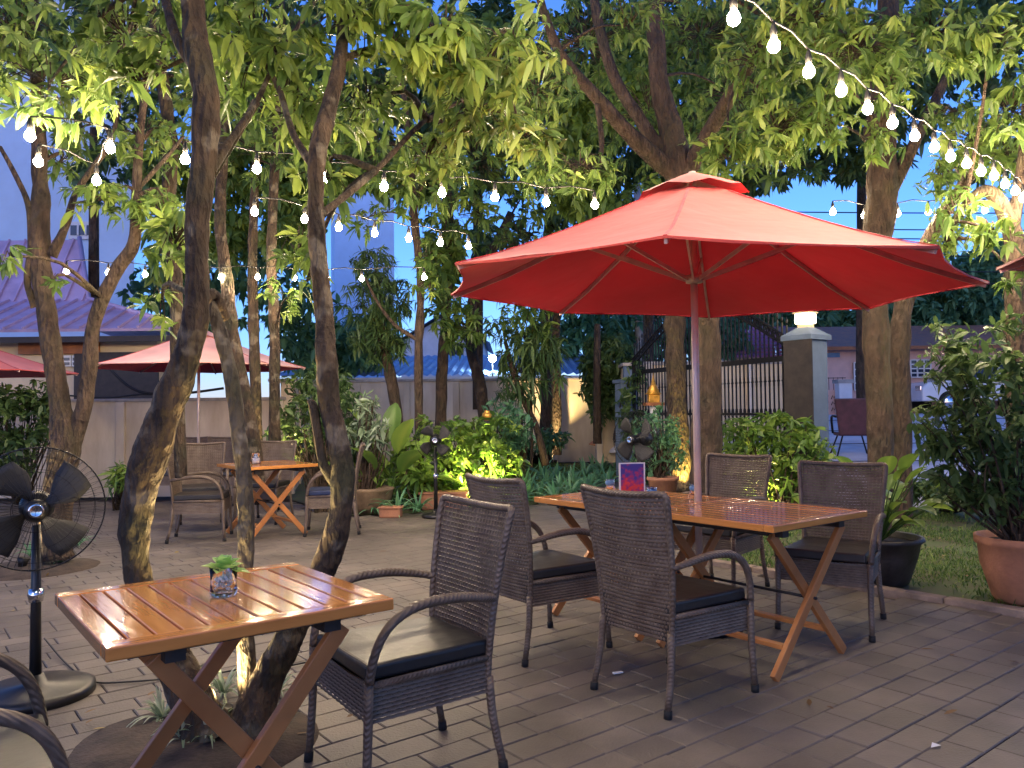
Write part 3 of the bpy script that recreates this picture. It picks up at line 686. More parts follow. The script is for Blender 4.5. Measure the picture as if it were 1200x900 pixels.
# =================================================================== STRING LIGHTS
strings = [
 # (list of bulb pixels), height function, label
 ([(860, 25), (907, 57), (948, 87), (986, 109), (1017, 130), (1046, 147), (1072, 162), (1095, 175), (1114, 186), (1133, 194), (1150, 203), (1165, 208), (1178, 218), (1190, 226), (1199, 234)], lambda i: 3.05, 'string of warm bulbs running from overhead down to the right edge', [(1.0-.38*k, 3.35-.42*k, 3.1) for k in range(1, 6)]),
 ([(217, 189), (301, 200), (380, 211), (450, 221), (518, 228), (580, 233), (640, 239), (697, 242)], lambda i: 3.0, 'string of warm bulbs crossing the middle above the big red parasol', []),
 ([(35, 162), (129, 176), (113, 214), (45, 192)], lambda i: 3.0, 'short string of warm bulbs in the leaves at upper left', []),
 ([(78, 319), (127, 321), (170, 323), (259, 326), (302, 326), (345, 327), (384, 328), (424, 328), (497, 326)], lambda i: 3.0, 'low far string of warm bulbs in front of the purple roof', []),
 ([(298, 250), (357, 259), (397, 268), (439, 275), (479, 281), (516, 286), (549, 290)], lambda i: 3.0, 'string of warm bulbs ending behind the parasol at its left corner', []),
 ([(976, 250), (1013, 254), (1052, 252), (1088, 250), (1154, 248), (1185, 247)], lambda i: 3.4, 'string of warm bulbs against the sky right of the red parasol', []),
]
extra = []
for row, (y0, z) in enumerate([]):
    extra.append(([(-4.6+.75*k, y0+.1*k, z+.1*math.sin(k)) for k in range(9)], ['string of warm bulbs overhead just in front of the seats', 'string of warm bulbs overhead behind the seats', 'second string of warm bulbs overhead behind the seats'][row]))
bulb_mb = MB(); bulb_mb.lathe([(.001, -.074), (.015, -.071), (.027, -.057), (.030, -.042), (.024, -.024), (.013, -.009), (.011, 0)], (0, 0, 0), 10)
bulb_mesh = bulb_mb.mesh('bulb', m_bulb)
sock_mesh = MB().lathe([(.016, -.004), (.018, .03), (.012, .055), (.004, .075)], (0, 0, 0), 8).mesh('socket', m_wire)
def string_light(pts, label):
    root = empty('string_lights', pts[0], 0, label, 'string lights', 'festoon strings hung through the trees')
    o0 = Vector(pts[0]); sc = .075
    wire = []
    for i, p in enumerate(pts):
        w = Vector(p)+Vector((0, 0, sc)); wire.append(w)
        if i+1 < len(pts): wire.append((w+Vector(pts[i+1])+Vector((0, 0, sc)))/2+Vector((0, 0, .025)))
        b = bpy.data.objects.new('bulb', bulb_mesh); b.location = Vector(p)-o0; link(b, root)
        s_ = bpy.data.objects.new('socket', sock_mesh); link(s_, b)
        X, Y, d = project(np.array([[p[0], p[1], p[2]-.05]]))
        if d[0] > .5: BULBS.append((X[0], Y[0], d[0]))
    MB().tube([w-o0 for w in wire], .006, 5, res=2).build('wire', m_wire, root)
for px, hf, lab, cont in strings:
    pts = []
    for i, (x, y) in enumerate(px):
        p = G(x, y, hf(i)-.055); p.z = hf(i); pts.append(p)
    pts = [Vector(c) for c in cont[::-1]] + pts
    string_light(pts, lab)
for pts, lab in extra: string_light([Vector(p) for p in pts], lab)

# =================================================================== CHAIRS
def ribbon(mb, pts, nrm, w, side):
    vv = []; ff = []; n = len(pts)
    for p, nn in zip(pts, nrm):
        vv += [p-side*w/2, p+nn*w*.28, p+side*w/2]
    for i in range(n-1):
        a = 3*i; b = a+3
        ff += [(a, b, b+1, a+1), (a+1, b+1, b+2, a+2)]
    mb.add(vv, ff, True)
def back_pt(u, v):      # u -1..1 across, v 0..1 up ; local chair frame, forward = +x
    w = .205+.055*v; z = .30+.64*v + .0*u
    x = -.245-.02*v-.085*v*v + .035*(u*u)*(.3+.7*v)
    z += -.012*(1-u*u)*v
    return Vector((x, u*w, z))
def weave(mb, fn, nu, nv, pu, u0=-1, u1=1, amp=.0035, inv=1):
    for j in range(nv):
        v = (j+.5)/nv; pts = []; nr = []
        for i in range(nu*2+1):
            u = u0+(u1-u0)*i/(nu*2)
            p = fn(u, v); e = 1e-3
            tu = (fn(min(u+e, 1), v)-fn(max(u-e, -1), v)); tv = fn(u, min(v+e, 1))-fn(u, max(v-e, 0)); nn = tv.cross(tu).normalized()*inv
            ph = 1 if (i//1+j) % 2 else -1
            off = amp*ph if i % 2 == 0 or True else 0
            pts.append(p+nn*amp*math.cos(PI*i+PI*j)); nr.append(nn)
        h = (fn(0, min(v+.5/nv, 1))-fn(0, max(v-.5/nv, 0))).length
        ribbon(mb, pts, nr, h*.93, Vector((0, 0, 1)))
def make_chair(cush=m_cush):
    root = empty('wicker_chair', (0, 0, 0), 0)
    q = MB(); weave(q, back_pt, 22, 36, 0); 
    for i in range(23):       # upright stakes
        u = -1+2*i/22; q.tube([back_pt(u, v) for v in (0, .25, .5, .75, 1)], .0022, 4)
    bk = q.build('backrest', m_wicker, root)
    q = MB()
    rim = [back_pt(-1, v) for v in (0, .2, .4, .6, .8, .93)]+[back_pt(-.96, .995), back_pt(-.7, 1.0), back_pt(-.35, 1.0), back_pt(0, 1.0), back_pt(.35, 1.0), back_pt(.7, 1.0), back_pt(.96, .995)]+[back_pt(1, v) for v in (.93, .8, .6, .4, .2, 0)]
    q.tube(rim, .0135, 8, res=3); q.build('back_frame', m_wicker_wrap, root)
    # skirt round the seat
    q = MB()
    def side(sy):
        return lambda u, v: Vector(((u+1)/2*.485-.24, sy*(.215+.03*(u+1)/2), .285+.125*v))
    weave(q, side(1), 13, 9, 0, inv=-1, amp=.002); weave(q, side(-1), 13, 9, 0, amp=.002)
    weave(q, lambda u, v: Vector((.245, u*.245, .285+.125*v)), 13, 9, 0, inv=-1, amp=.002)
    q.build('seat_skirt', m_wicker, root)
    q = MB(); q.add([(-.24, -.21, .395), (.24, -.24, .395), (.24, .24, .395), (-.24, .21, .395), (-.24, -.21, .30), (.24, -.24, .30), (.24, .24, .30), (-.24, .21, .30)], [(0, 1, 2, 3), (7, 6, 5, 4), (0, 4, 5, 1), (1, 5, 6, 2), (2, 6, 7, 3), (3, 7, 4, 0)]); q.build('seat_frame', m_darkpanel, root)
    q = MB(); q.tube([(-.235, .215, .41), (.245, .25, .41), (.245, -.25, .41), (-.235, -.215, .41)], .012, 6); q.build('seat_rim', m_wicker_wrap, root)
    # cushion
    q = MB(); nx, ny = 8, 8; vv = []; ff = []
    for lay in (0, 1):
        for i in range(nx+1):
            for j in range(ny+1):
                u = i/nx*2-1; v = j/ny*2-1; e = max(abs(u), abs(v))
                x = u*.245*(1-.012*(lay)) ; y = v*(.212+.02*(u+1)/2)
                z = .418 if lay == 0 else .47+.010*(1-u*u)*(1-v*v)+.004*mnoise.noise(Vector((u*2, v*2, 1)))
                vv.append((x, y, z))
    m1 = (nx+1)*(ny+1)
    for i in range(nx):
        for j in range(ny):
            a = i*(ny+1)+j; b = a+ny+1
            ff.append((m1+a, m1+b, m1+b+1, m1+a+1)); ff.append((a+1, b+1, b, a))
    for i in range(nx):
        a = i*(ny+1); b = a+ny+1; ff.append((a, b, m1+b, m1+a)); a += ny; b += ny; ff.append((b, a, m1+a, m1+b))
    for j in range(ny):
        a = j; ff.append((a+1, a, m1+a, m1+a+1)); a = nx*(ny+1)+j; ff.append((a, a+1, m1+a+1, m1+a))
    q.add(vv, ff, False); q.build('seat_cushion', cush, root, bevel=.012, seg=3)
    for sy in (-1, 1):
        b0 = back_pt(sy, .50)
        q = MB(); q.tube([b0+Vector((-.0, 0, 0)), Vector((-.2, sy*.255, .635)), Vector((-.06, sy*.268, .655)), Vector((.08, sy*.272, .648)), Vector((.175, sy*.270, .60)), Vector((.225, sy*.264, .52)), Vector((.245, sy*.256, .42))], [.013, .016, .018, .018, .017, .016, .016], 8, res=4); q.build('armrest', m_wicker_wrap, root)
        q = MB(); q.tube([(.245, sy*.252, .42), (.25, sy*.252, .2), (.262, sy*.256, .03)], [.017, .016, .014], 8, res=2); l = q.build('leg', m_wicker_wrap, root)
        MB().tube([(.262, sy*.256, .034), (.264, sy*.256, 0)], .018, 8).build('foot', m_rubber, l)
        q = MB(); q.tube([(-.24, sy*.208, .34), (-.25, sy*.215, .2), (-.285, sy*.225, .03)], [.017, .016, .014], 8, res=2); l = q.build('leg', m_wicker_wrap, root)
        MB().tube([(-.285, sy*.225, .034), (-.288, sy*.226, 0)], .018, 8).build('foot', m_rubber, l)
    return root
m_wicker_wrap = mat('wicker_wrap', (.135, .10, .073), .48, .2, 14, .2, 200, col2=(.09, .06, .04))
_nt = m_wicker_wrap.node_tree; _w = _nt.nodes.new('ShaderNodeTexWave'); _w.inputs['Scale'].default_value = 34; _w.bands_direction = 'DIAGONAL'; _w.inputs['Distortion'].default_value = 1.5
_nt.links.new([n for n in _nt.nodes if n.type == 'TEX_COORD'][0].outputs['Object'], _w.inputs[0]); _b = [n for n in _nt.nodes if n.type == 'BUMP'][0]; _b.inputs['Strength'].default_value = .3; _nt.links.new(_w.outputs[1], _b.inputs['Height'])
chair0 = make_chair(); GRP = 'wicker armchairs of the terrace'
def place(proto, x, y, deg, label, first=False, group=GRP, cat='chair', z=0):
    o = proto if first else copy_tree(proto)
    o.location = (x, y, z); o.rotation_euler = (0, 0, math.radians(deg)); setp(o, label, cat, group); return o
place(chair0, -.41, 2.94, 214, 'wicker armchair with black cushion drawn up to the right end of the front table', True)
place(chair0, .15, 4.42, 36, 'wicker armchair with its seat toward the parasol table, behind the frontmost chair')
place(chair0, .73, 3.72, 37, 'wicker armchair with its woven back to us at the parasol table')
place(chair0, 1.47, 5.75, 226, 'wicker armchair just right of the parasol pole, on the far side of the table')
place(chair0, 1.90, 4.78, 236, 'wicker armchair right of the parasol table with a plant pot behind it')
place(chair0, -1.38, 1.92, 36, 'wicker armchair cut off by the lower left corner, pale seat in front of the fan')
place(chair0, -3.22, 8.25, 12, 'far wicker armchair turned side-on, left end of the small back table')
place(chair0, -3.55, 9.1, 292, 'far wicker armchair facing us behind the side-on chair at the back table')
place(chair0, -2.95, 9.5, 262, 'far wicker armchair directly behind the small back table')
chairb = make_chair(m_cushb)
place(chairb, -1.95, 8.6, 190, 'far wicker armchair with a blue cushion, right of the small back table', True)
place(chair0, -4.75, 11.4, 262, 'distant dark armchair left of the left parasol pole')
place(chair0, -4.15, 11.3, 275, 'distant dark armchair right of the left parasol pole')

# =================================================================== TABLES
def make_table(L, W, label, name='folding_table'):
    r = empty(name, (0, 0, 0), 0, label, 'table', 'varnished folding tables')
    H = .75; T = .028; fw = .055
    for sy in (-1, 1): MB().box((0, sy*(W/2-fw/2), H-.017), (L, fw, .034)).build('edge_board', m_woodx, r, bevel=.004)
    for sx in (-1, 1): MB().box((sx*(L/2-fw/2), 0, H-.017), (fw, W-2*fw-.004, .034)).build('end_board', m_wood, r, bevel=.004)
    n = 10; span = L-2*fw-.006; pw = span/n
    for i in range(n): MB().box((-span/2+pw*(i+.5), 0, H-.013-random.uniform(0, .001)), (pw-.006, W-2*fw-.004, .024)).build('plank', m_wood, r, bevel=.003)
    MB().box((0, 0, H-.042), (L-.12, W-.12, .02)).build('underframe', m_darkpanel, r)
    for sx in (-1, 1): MB().box((sx*(L/2-.17), 0, H-.062), (.05, W-.1, .03)).build('batten', m_darkpanel, r)
    xb, xt = L/2-.09, L/2-.13
    for sy in (-1, 1):
        yo = sy*(W/2-.075); yi = sy*(W/2-.105)
        MB().bar((-xb, yo, .012), (xt, yo, H-.07), .026, .05).build('leg', m_wood2, r, bevel=.003)
        MB().bar((xb, yi, .012), (-xt, yi, H-.07), .026, .05).build('leg', m_wood2, r, bevel=.003)
    yw = W-.18
    MB().bar((-xb+.11, -yw/2, .14), (-xb+.11, yw/2, .14), .045, .022).build('stretcher', m_wood2, r, bevel=.003)
    MB().bar((xb-.11, -yw/2+.04, .14), (xb-.11, yw/2-.04, .14), .045, .022).build('stretcher', m_wood2, r, bevel=.003)
    MB().tube([(0, -W/2+.05, H/2-.03), (0, W/2-.05, H/2-.03)], .008, 8).build('pivot_rod', m_steel, r)
    return r
def put_table(t, x, y, th, L, W):    # x, y is the near corner; long side runs along th
    c = Vector((x, y, 0))+Vector((math.cos(th), math.sin(th), 0))*L/2+Vector((-math.sin(th), math.cos(th), 0))*W/2
    t.location = c; t.rotation_euler = (0, 0, th); return c
Ln, Wn = .767, .735; t1 = make_table(Ln, Wn, 'front varnished folding table with a glass of green succulent on it'); T1C = put_table(t1, -.957, 1.881, .664, Ln, Wn)
Lb, Wb = .844, .86; t2 = make_table(Lb, Wb, 'varnished folding table nearest the lawn, right half of the pair under the parasol'); T2C = put_table(t2, 1.198, 3.683, .664, Lb, Wb)
t3 = make_table(Lb, Wb, 'varnished folding table with the menu card, left half of the pair under the parasol'); nn = Vector((-math.sin(.664), math.cos(.664), 0)); p = Vector((1.198, 3.683, 0))+nn*(Wb+.012); T3C = put_table(t3, p.x, p.y, .664, Lb, Wb); t3.location.z = -.004
t4 = make_table(.8, .8, 'small reddish folding table far back between the tree trunks'); t4.location = (-2.62, 8.5, 0); t4.rotation_euler = (0, 0, .664)

# =================================================================== PARASOLS
def make_parasol(material, label, loc, R=1.564, rim=2.012, top=2.69, rot=0.0, tilt=(0, 0), drop=0, cat='parasol', group='canvas parasols'):
    r = empty('parasol', loc, 0, label, cat, group)
    MB().tube([(0, 0, .02), (0, 0, top+.03)], .021, 14).build('pole', m_tray, r)
    MB().lathe([(.001, 0), (.25, 0), (.25, .05), (.05, .08), (.035, .3), (.001, .3)], (0, 0, 0), 24).build('base', m_steel, r)
    ang = [rot+k*PI/4 for k in range(8)]
    def prof(t):   # t 0 centre .. 1 rim, ridge height
        return rim+(top-rim)*(1-t)**1.16
    nr, ns = 10, 6; q = MB(); vv = []; ff = []
    t0 = .15
    for k in range(8):
        a0, a1 = ang[k], ang[k]+PI/4
        for i in range(nr+1):
            t = t0+(1-t0)*i/nr
            for j in range(ns+1):
                s = j/ns
                p = Vector((math.cos(a0), math.sin(a0)))*(1-s)+Vector((math.cos(a1), math.sin(a1)))*s
                sag = 4*s*(1-s)
                z = prof(t)-.035*sag*t*(1-t)*2 + .012*sag*mnoise.noise(Vector((p.x*3.5*R*t, p.y*3.5*R*t, 1.0+k)))
                p *= R*t*(1-.04*sag*(t**3))
                vv.append((p.x, p.y, z+tilt[0]*p.x+tilt[1]*p.y))
        b = k*(nr+1)*(ns+1)
        for i in range(nr):
            for j in range(ns):
                a = b+i*(ns+1)+j; c = a+ns+1; ff.append((a, c, c+1, a+1))
    q.add(vv, ff, True); q.build('canopy', material, r)
    q = MB(); vv = []; ff = []
    for k in range(8*4):
        a = ang[0]+k*PI/16; k8 = k//4; s = (k % 4)/4
        def edge(kk):
            kk %= 32; b0, b1 = ang[kk//4], ang[kk//4]+PI/4; s = (kk % 4)/4
            p = (Vector((math.cos(b0), math.sin(b0)))*(1-s)+Vector((math.cos(b1), math.sin(b1)))*s)*R*(1-.04*4*s*(1-s)); return p
        p0 = edge(k); z = rim+tilt[0]*p0.x+tilt[1]*p0.y
        vv += [(p0.x*1.001, p0.y*1.001, z+.001), (p0.x*1.001, p0.y*1.001, z-.010-.003*math.sin(k*1.7))]
    for k in range(32): a = 2*k; b = (2*k+2) % 64; ff.append((a, a+1, b+1, b))
    q.add(vv, ff, True); q.build('hem', material, r)
    for k in range(8):
        d = Vector((math.cos(ang[k]), math.sin(ang[k]), 0)); sq = MB()
        for i in range(6):
            ta, tb_ = .2+.799*i/6, .2+.799*(i+1)/6
            pa = d*R*ta; pb_ = d*R*tb_; sq.bar((pa.x, pa.y, prof(ta)+.002+tilt[0]*pa.x+tilt[1]*pa.y), (pb_.x, pb_.y, prof(tb_)+.002+tilt[0]*pb_.x+tilt[1]*pb_.y), .016, .004)
        sq.build('seam', material, r)
    # vent cap
    q = MB(); vv = []; ff = []
    for k in range(16):
        a = ang[0]+k*PI/8; w = 1 if k % 2 == 0 else .93; lift = 0 if k % 2 == 0 else .028
        for t in (.04, .5, 1.0):
            rr = .33*t*w; vv.append((rr*math.cos(a), rr*math.sin(a), prof(.02)+.045-(.152*t**1.1)+lift*t))
    for k in range(16):
        a = 3*k; b = 3*((k+1) % 16); ff += [(a, a+1, b+1, b), (a+1, a+2, b+2, b+1)]
    ff.append(tuple(3*k for k in range(16)))
    q.add(vv, ff, True); q.build('vent', material, r)
    MB().lathe([(.022, 0), (.05, .005), (.05, .05), (.022, .055)], (0, 0, rim+.03), 14).build('runner', m_tray, r)
    MB().lathe([(.022, 0), (.05, .005), (.05, .04), (.022, .045)], (0, 0, top-.06), 14).build('hub', m_tray, r)
    for k in range(8):
        a = ang[k]; d = Vector((math.cos(a), math.sin(a), 0))
        pts = []
        for t in (.03, .25, .5, .75, .99):
            p = d*R*t; pts.append(Vector((p.x, p.y, prof(t)-.022+tilt[0]*p.x+tilt[1]*p.y)))
        rb = MB(); 
        for i in range(4): rb.bar(pts[i], pts[i+1], .014, .026)
        rb.build('rib', m_rib, r)
        m = d*R*.46; MB().bar(d*.05+Vector((0, 0, rim+.055)), Vector((m.x, m.y, prof(.46)-.03+tilt[0]*m.x+tilt[1]*m.y)), .012, .022).build('strut', m_rib, r)
    return r
ut = -.302-PI*5/8-.39
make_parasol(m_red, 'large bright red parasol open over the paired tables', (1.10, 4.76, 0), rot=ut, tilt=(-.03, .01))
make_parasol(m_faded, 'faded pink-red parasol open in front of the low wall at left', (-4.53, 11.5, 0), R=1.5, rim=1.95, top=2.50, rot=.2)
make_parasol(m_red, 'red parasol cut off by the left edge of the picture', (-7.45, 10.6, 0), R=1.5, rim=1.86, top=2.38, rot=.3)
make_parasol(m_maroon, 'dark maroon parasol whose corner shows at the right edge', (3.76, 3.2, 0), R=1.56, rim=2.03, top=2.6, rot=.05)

# =================================================================== TABLEWARE
def glass_jar(loc, r_, h, label, name='glass', plant=False):
    o = empty(name, loc, 0, label, 'glass')
    t = .003
    MB().lathe([(.001, 0), (r_*.92, 0), (r_, .01), (r_*.93, h*.5), (r_*1.02, h), (r_*1.02-t, h), (r_*.93-t, h*.5), (r_-t, .014), (.001, .012)], (0, 0, 0), 20).build('tumbler', m_glassy, o)
    return o
g = G(262, 697, .752); gj = glass_jar(g, .040, .085, 'small clear glass holding pebbles and a green succulent on the front table')
q = MB()
for i in range(60):
    a = random.uniform(0, 2*PI); rr = .028*math.sqrt(random.random()); s_ = random.uniform(.004, .007)
    q.lathe([(.0005, -s_), (s_, 0), (.0005, s_*.8)], (rr*math.cos(a), rr*math.sin(a), .018+random.uniform(0, .032)), 6)
q.build('pebbles', mat('pale_pebble', (.75, .7, .64), .6, .1, 60), gj, kind='stuff')
m_succ = leaf_mat('succulent_leaf', (.16, .34, .10), (.26, .5, .14), (.38, .6, .2), .35, .35)
succ = empty('succulent', g+Vector((0, 0, .055)), 0, 'green succulent rosette growing out of the glass on the front table', 'plant')
for i in range(17):
    a = i*2.4; el = .15+i*.07; d = Vector((math.cos(a)*math.cos(el), math.sin(a)*math.cos(el), math.sin(el)))
    V = leaf_arrays(np.array([[0, 0, .01+.001*i]]), np.array([d]), np.array([.082-.0022*i]), np.array([.044]), np.array([.15]), fold=.5, roll=np.zeros(1))
    leaves_obj('leaf', V, np.array([random.uniform(.2, 1)]), m_succ, succ)
for (x, y, lab) in ((715, 577, 'upturned glass left of the menu card'), (764, 588, 'upturned glass right of the menu card'), (814, 584, 'clear glass just behind the parasol pole on the table')):
    c = G(x, y, .752); o = empty('glass', c, 0, lab, 'glass', 'glasses on the parasol table')
    MB().lathe([(.001, .085), (.028, .085), (.031, .08), (.026, .05), (.037, .002), (.034, .002), (.023, .048), (.028, .078), (.001, .08)], (0, 0, 0), 18).build('tumbler', m_glassy, o)
    MB().lathe([(.024, .048), (.029, .05), (.031, .07), (.027, .075)], (0, 0, .0), 18).build('band', m_plaque, o)
c = Vector((-2.72, 8.45, .752)); o = empty('glass', c, 0, 'small pale candle glass on the far back table', 'glass'); MB().lathe([(.001, 0), (.045, 0), (.05, .05), (.035, .09), (.04, .11), (.036, .11), (.001, .02)], (0, 0, 0), 14).build('tumbler', m_glassy, o)
MB().lathe([(.001, .01), (.03, .01), (.03, .06), (.001, .06)], (0, 0, 0), 12).build('candle', m_menu_w, o)
c = G(741, 582, .751); mn = empty('menu_card', c, .12, 'upright menu card with a purple and red print and white border', 'menu')
MB().box((0, 0, .105), (.165, .008, .21)).build('card', m_menu_w, mn)
m_print = bpy.data.materials.new('menu_print'); nt = nodes_of(m_print); N = nt.nodes; L = nt.links
tc = N.new('ShaderNodeTexCoord'); no = N.new('ShaderNodeTexNoise'); no.inputs['Scale'].default_value = 38; no.inputs['Detail'].default_value = 6; L.new(tc.outputs['Object'], no.inputs[0])
sx = N.new('ShaderNodeSeparateXYZ'); L.new(tc.outputs['Object'], sx.inputs[0]); ma = N.new('ShaderNodeMath'); ma.operation = 'MULTIPLY_ADD'; L.new(sx.outputs[2], ma.inputs[0]); ma.inputs[1].default_value = -2.2; ma.inputs[2].default_value = .23
ad = N.new('ShaderNodeMath'); L.new(no.outputs[0], ad.inputs[0]); L.new(ma.outputs[0], ad.inputs[1])
rp = N.new('ShaderNodeValToRGB'); rp.color_ramp.elements[0].color = (.05, .03, .22, 1); rp.color_ramp.elements[1].color = (.75, .04, .03, 1); rp.color_ramp.elements[0].position = .38; rp.color_ramp.elements[1].position = .68
k = rp.color_ramp.elements.new(.52); k.color = (.35, .02, .12, 1); L.new(ad.outputs[0], rp.inputs[0]); L.new(rp.outputs[0], N['Principled BSDF'].inputs['Base Color']); N['Principled BSDF'].inputs['Roughness'].default_value = .35
MB().box((0, -.0055, .108), (.145, .003, .19)).build('print', m_print, mn)
MB().box((0, .03, .004), (.165, .07, .006)).build('foot', m_menu_w, mn)
MB().box((0, -.0078, .03), (.02, .002, .010)).build('emblem', m_menu_w, mn)

# =================================================================== FANS
m_blade = mat('matt_blade', (.035, .034, .033), .65, .1, 10)
def make_fan(loc, rz, Hc, Rc, label, blades=4, tilt=0.0, base_r=.25):
    r = empty('pedestal_fan', loc, rz, label, 'fan', 'black pedestal fans')   # front = -y
    MB().lathe([(.001, .0), (base_r, 0), (base_r, .035), (base_r*.9, .045), (.05, .06), (.035, .10), (.001, .10)], (0, 0, 0), 32).build('base', m_black, r)
    MB().tube([(0, 0, .08), (0, 0, Hc-.08)], [.026, .018], 12).build('pole', m_black, r)
    MB().lathe([(.03, 0), (.035, .03), (.03, .06)], (0, 0, Hc*.5), 12).build('collar', m_chrome, r)
    hd = Vector((0, 0, Hc))
    MB().lathe([(.001, -.02), (.06, -.01), (.075, .03), (.07, .13), (.04, .17), (.001, .175)], hd+Vector((0, .02, 0)), 20, axis=(0, 1, 0)).build('motor', m_black, r)
    MB().lathe([(.001, -.145), (.035, -.14), (.05, -.125), (.05, -.11), (.001, -.11)], hd, 20, axis=(0, 1, 0)).build('hub_cap', m_black, r)
    MB().lathe([(.022, -.146), (.030, -.150), (.034, -.143)], hd, 20, axis=(0, 1, 0)).build('badge', m_chrome, r)
    def ring(rad, y, t=.0016, s=40): 
        q = MB(); q.tube([hd+Vector((rad*math.cos(a), y, rad*math.sin(a))) for a in np.linspace(0, 2*PI, s+1)], t, 5, caps=False); return q
    ring(Rc, -.045, .0038, 56).build('guard_rim', m_steel, r)
    g = MB()
    nw = 60
    for i in range(nw):
        a = 2*PI*i/nw; c_, s_ = math.cos(a), math.sin(a)
        g.tube([hd+Vector((rr*c_, y, rr*s_)) for rr, y in ((.05, -.12), (Rc*.6, -.13), (Rc*.9, -.10), (Rc, -.05))], .0011, 3)
        g.tube([hd+Vector((rr*c_, y, rr*s_)) for rr, y in ((.07, .03), (Rc*.6, .03), (Rc*.92, .0), (Rc, -.04))], .0011, 3)
    for rr in (.35, .62, .85):
        for yy in (-.128+.02*(rr > .8), .03-.02*(rr > .8)):
            g.tube([hd+Vector((Rc*rr*math.cos(a), yy, Rc*rr*math.sin(a))) for a in np.linspace(0, 2*PI, 33)], .0013, 3, caps=False)
    g.build('guard', m_steel, r, kind='stuff')
    for i in range(blades):
        a0 = 2*PI*i/blades+.5; vv = []; ff = []; n = 7
        for j in range(n):
            t = j/(n-1); rr = .045+(Rc*.86-.045)*t; w = .28+.62*math.sin(min(t*1.25, 1)*PI*.62)-(.25*t*t)
            for k in range(5):
                s_ = k/4-.5; a = a0+s_*w*1.15+.25*t
                vv.append(hd+Vector((rr*math.cos(a), -.05+s_*.075*(1-.3*t), rr*math.sin(a))))
        for j in range(n-1):
            for k in range(4): p_ = j*5+k; ff.append((p_, p_+1, p_+6, p_+5))
        q = MB(); q.add(vv, ff, True); o = q.build('blade', m_blade, r)
        so = o.modifiers.new('thick', 'SOLIDIFY'); so.thickness = .003
    MB().lathe([(.04, -.02), (.045, -.06), (.03, -.09), (.001, -.095)], hd, 16, axis=(0, 1, 0)).build('hub', m_black, r)
    return r
f1p = D(43, 595, 3.72); make_fan((f1p.x, 3.72, 0), math.radians(30), f1p.z, .282, 'large black pedestal fan standing at the left edge behind the front chair', 4)
f2p = D(512, 515, 9.9); make_fan((f2p.x, 9.7, 0), math.radians(3), f2p.z, .235, 'small black pedestal fan in front of the lit bush', 4, base_r=.17)
f3p = D(748, 515, 8.2); make_fan((f3p.x, 8.2, 0), math.radians(-48), f3p.z, .29, 'black pedestal fan turned sideways behind the menu card', 4)
MB().tube([G(52, 748, .05), G(75, 775, .01), G(100, 795, .01), G(118, 800, .01), G(150, 799, .01), G(200, 795, .01), G(260, 788, .01), G(292, 782, .01), G(340, 780, .01), G(420, 760, .01)], .0045, 6, res=5).build('power_cord', m_wire, None, label='thin black power cord snaking from the front fan to the trees', cat='cord')
c = G(724, 790); MB().box((0, 0, .004), (.05, .018, .006), rz=.4).build('paper_scrap', m_white, None, label='white paper scrap lying between the chairs', cat='litter').location = (c.x, c.y, .004)
c = G(1091, 878); q = MB(); q.add([(0, 0, .006), (.04, .005, .012), (.05, .02, .006), (.02, .03, .014)], [(0, 1, 2, 3)]); q.build('paper_scrap', m_white, None, label='tiny crumpled scrap on the pavers at lower right', cat='litter').location = (c.x, c.y, 0)

# =================================================================== TREES
def ppts(lst, k=1.0):   # (px, py, depth, width_px) -> points and radii
    P = [D(a, b, d) for a, b, d, w in lst]; R = [k*w/2*d/F_PX for a, b, d, w in lst]; return P, R
def tree(name, label, limbs, blobs, ln=.15, nl=10, material=m_leafA, bark=m_bark, parts=0, res=5, group=None, cat='tree', wr=.27, twigs=True, clear=True, droop=.5, sides=14, tk=.86):
    r = empty(name, (0, 0, 0), 0, label, cat, group)
    skel = []; pts0, r0 = ppts(limbs[0], tk); r.location = (pts0[0].x, pts0[0].y, 0); off = Vector(r.location)
    for i, lb in enumerate(limbs):
        P, R = ppts(lb, tk)
        q = MB(); q.tube([p-off for p in P], R, sides if i == 0 else 9, jitter=.22 if i == 0 else .15, res=res, nscale=5)
        q.build('trunk' if i == 0 else 'branch', bark, r); skel += P[1:]
    if blobs:
        pts = blob_points(blobs)
        if clear: pts = pts[bulb_clear(pts)]
        pts = pts[pts[:, 2] > .6]
        X, Y, d = project(pts); vis = (X > -40) & (X < 1240) & (Y > -40) & (Y < 900)
        order = np.argsort(np.where(vis, d, 999)); k = parts//nl
        near = pts[order[:k]]; rest = pts[order[k:]] if k else pts
        V, rnd, base = rosettes(rest-np.array(off), nl, ln, wr, droop)
        leaves_obj('crown', V, rnd, material, r, kind='stuff')
        if k: near_leaf_parts(r, [Vector(p)-off for p in near], nl, ln, material, parts)
        if twigs and skel:
            q = MB(); sk = np.array([list(p) for p in skel]); lo = {}
            i0 = 0
            for (px, py, dd, rx, ry, n) in blobs:
                c = D(px, py, dd); j = int(np.argmin(((sk-np.array(c))**2).sum(1))); s_ = Vector(sk[j])
                mid = (s_+c)/2+Vector((random.uniform(-.1, .1), random.uniform(-.1, .1), .12))
                q.tube([s_-off, mid-off, c-off], [.022, .014, .008], 5, res=3, jitter=.1)
            allp = pts if len(pts) < 700 else pts[rng.choice(len(pts), 700, replace=False)]
            cs = np.array([list(D(b[0], b[1], b[2])) for b in blobs])
            for p in allp:
                j = int(np.argmin(((cs-p)**2).sum(1))); c = Vector(cs[j]); p = Vector(p)
                a = c+(p-c)*random.uniform(.1, .4); m_ = (a+p)/2+Vector((0, 0, random.uniform(.02, .08)))
                q.tube([a-off, m_-off, p-off], [.006, .004, .0025], 3, caps=False)
            q.build('twigs', bark, r, kind='stuff')
    return r
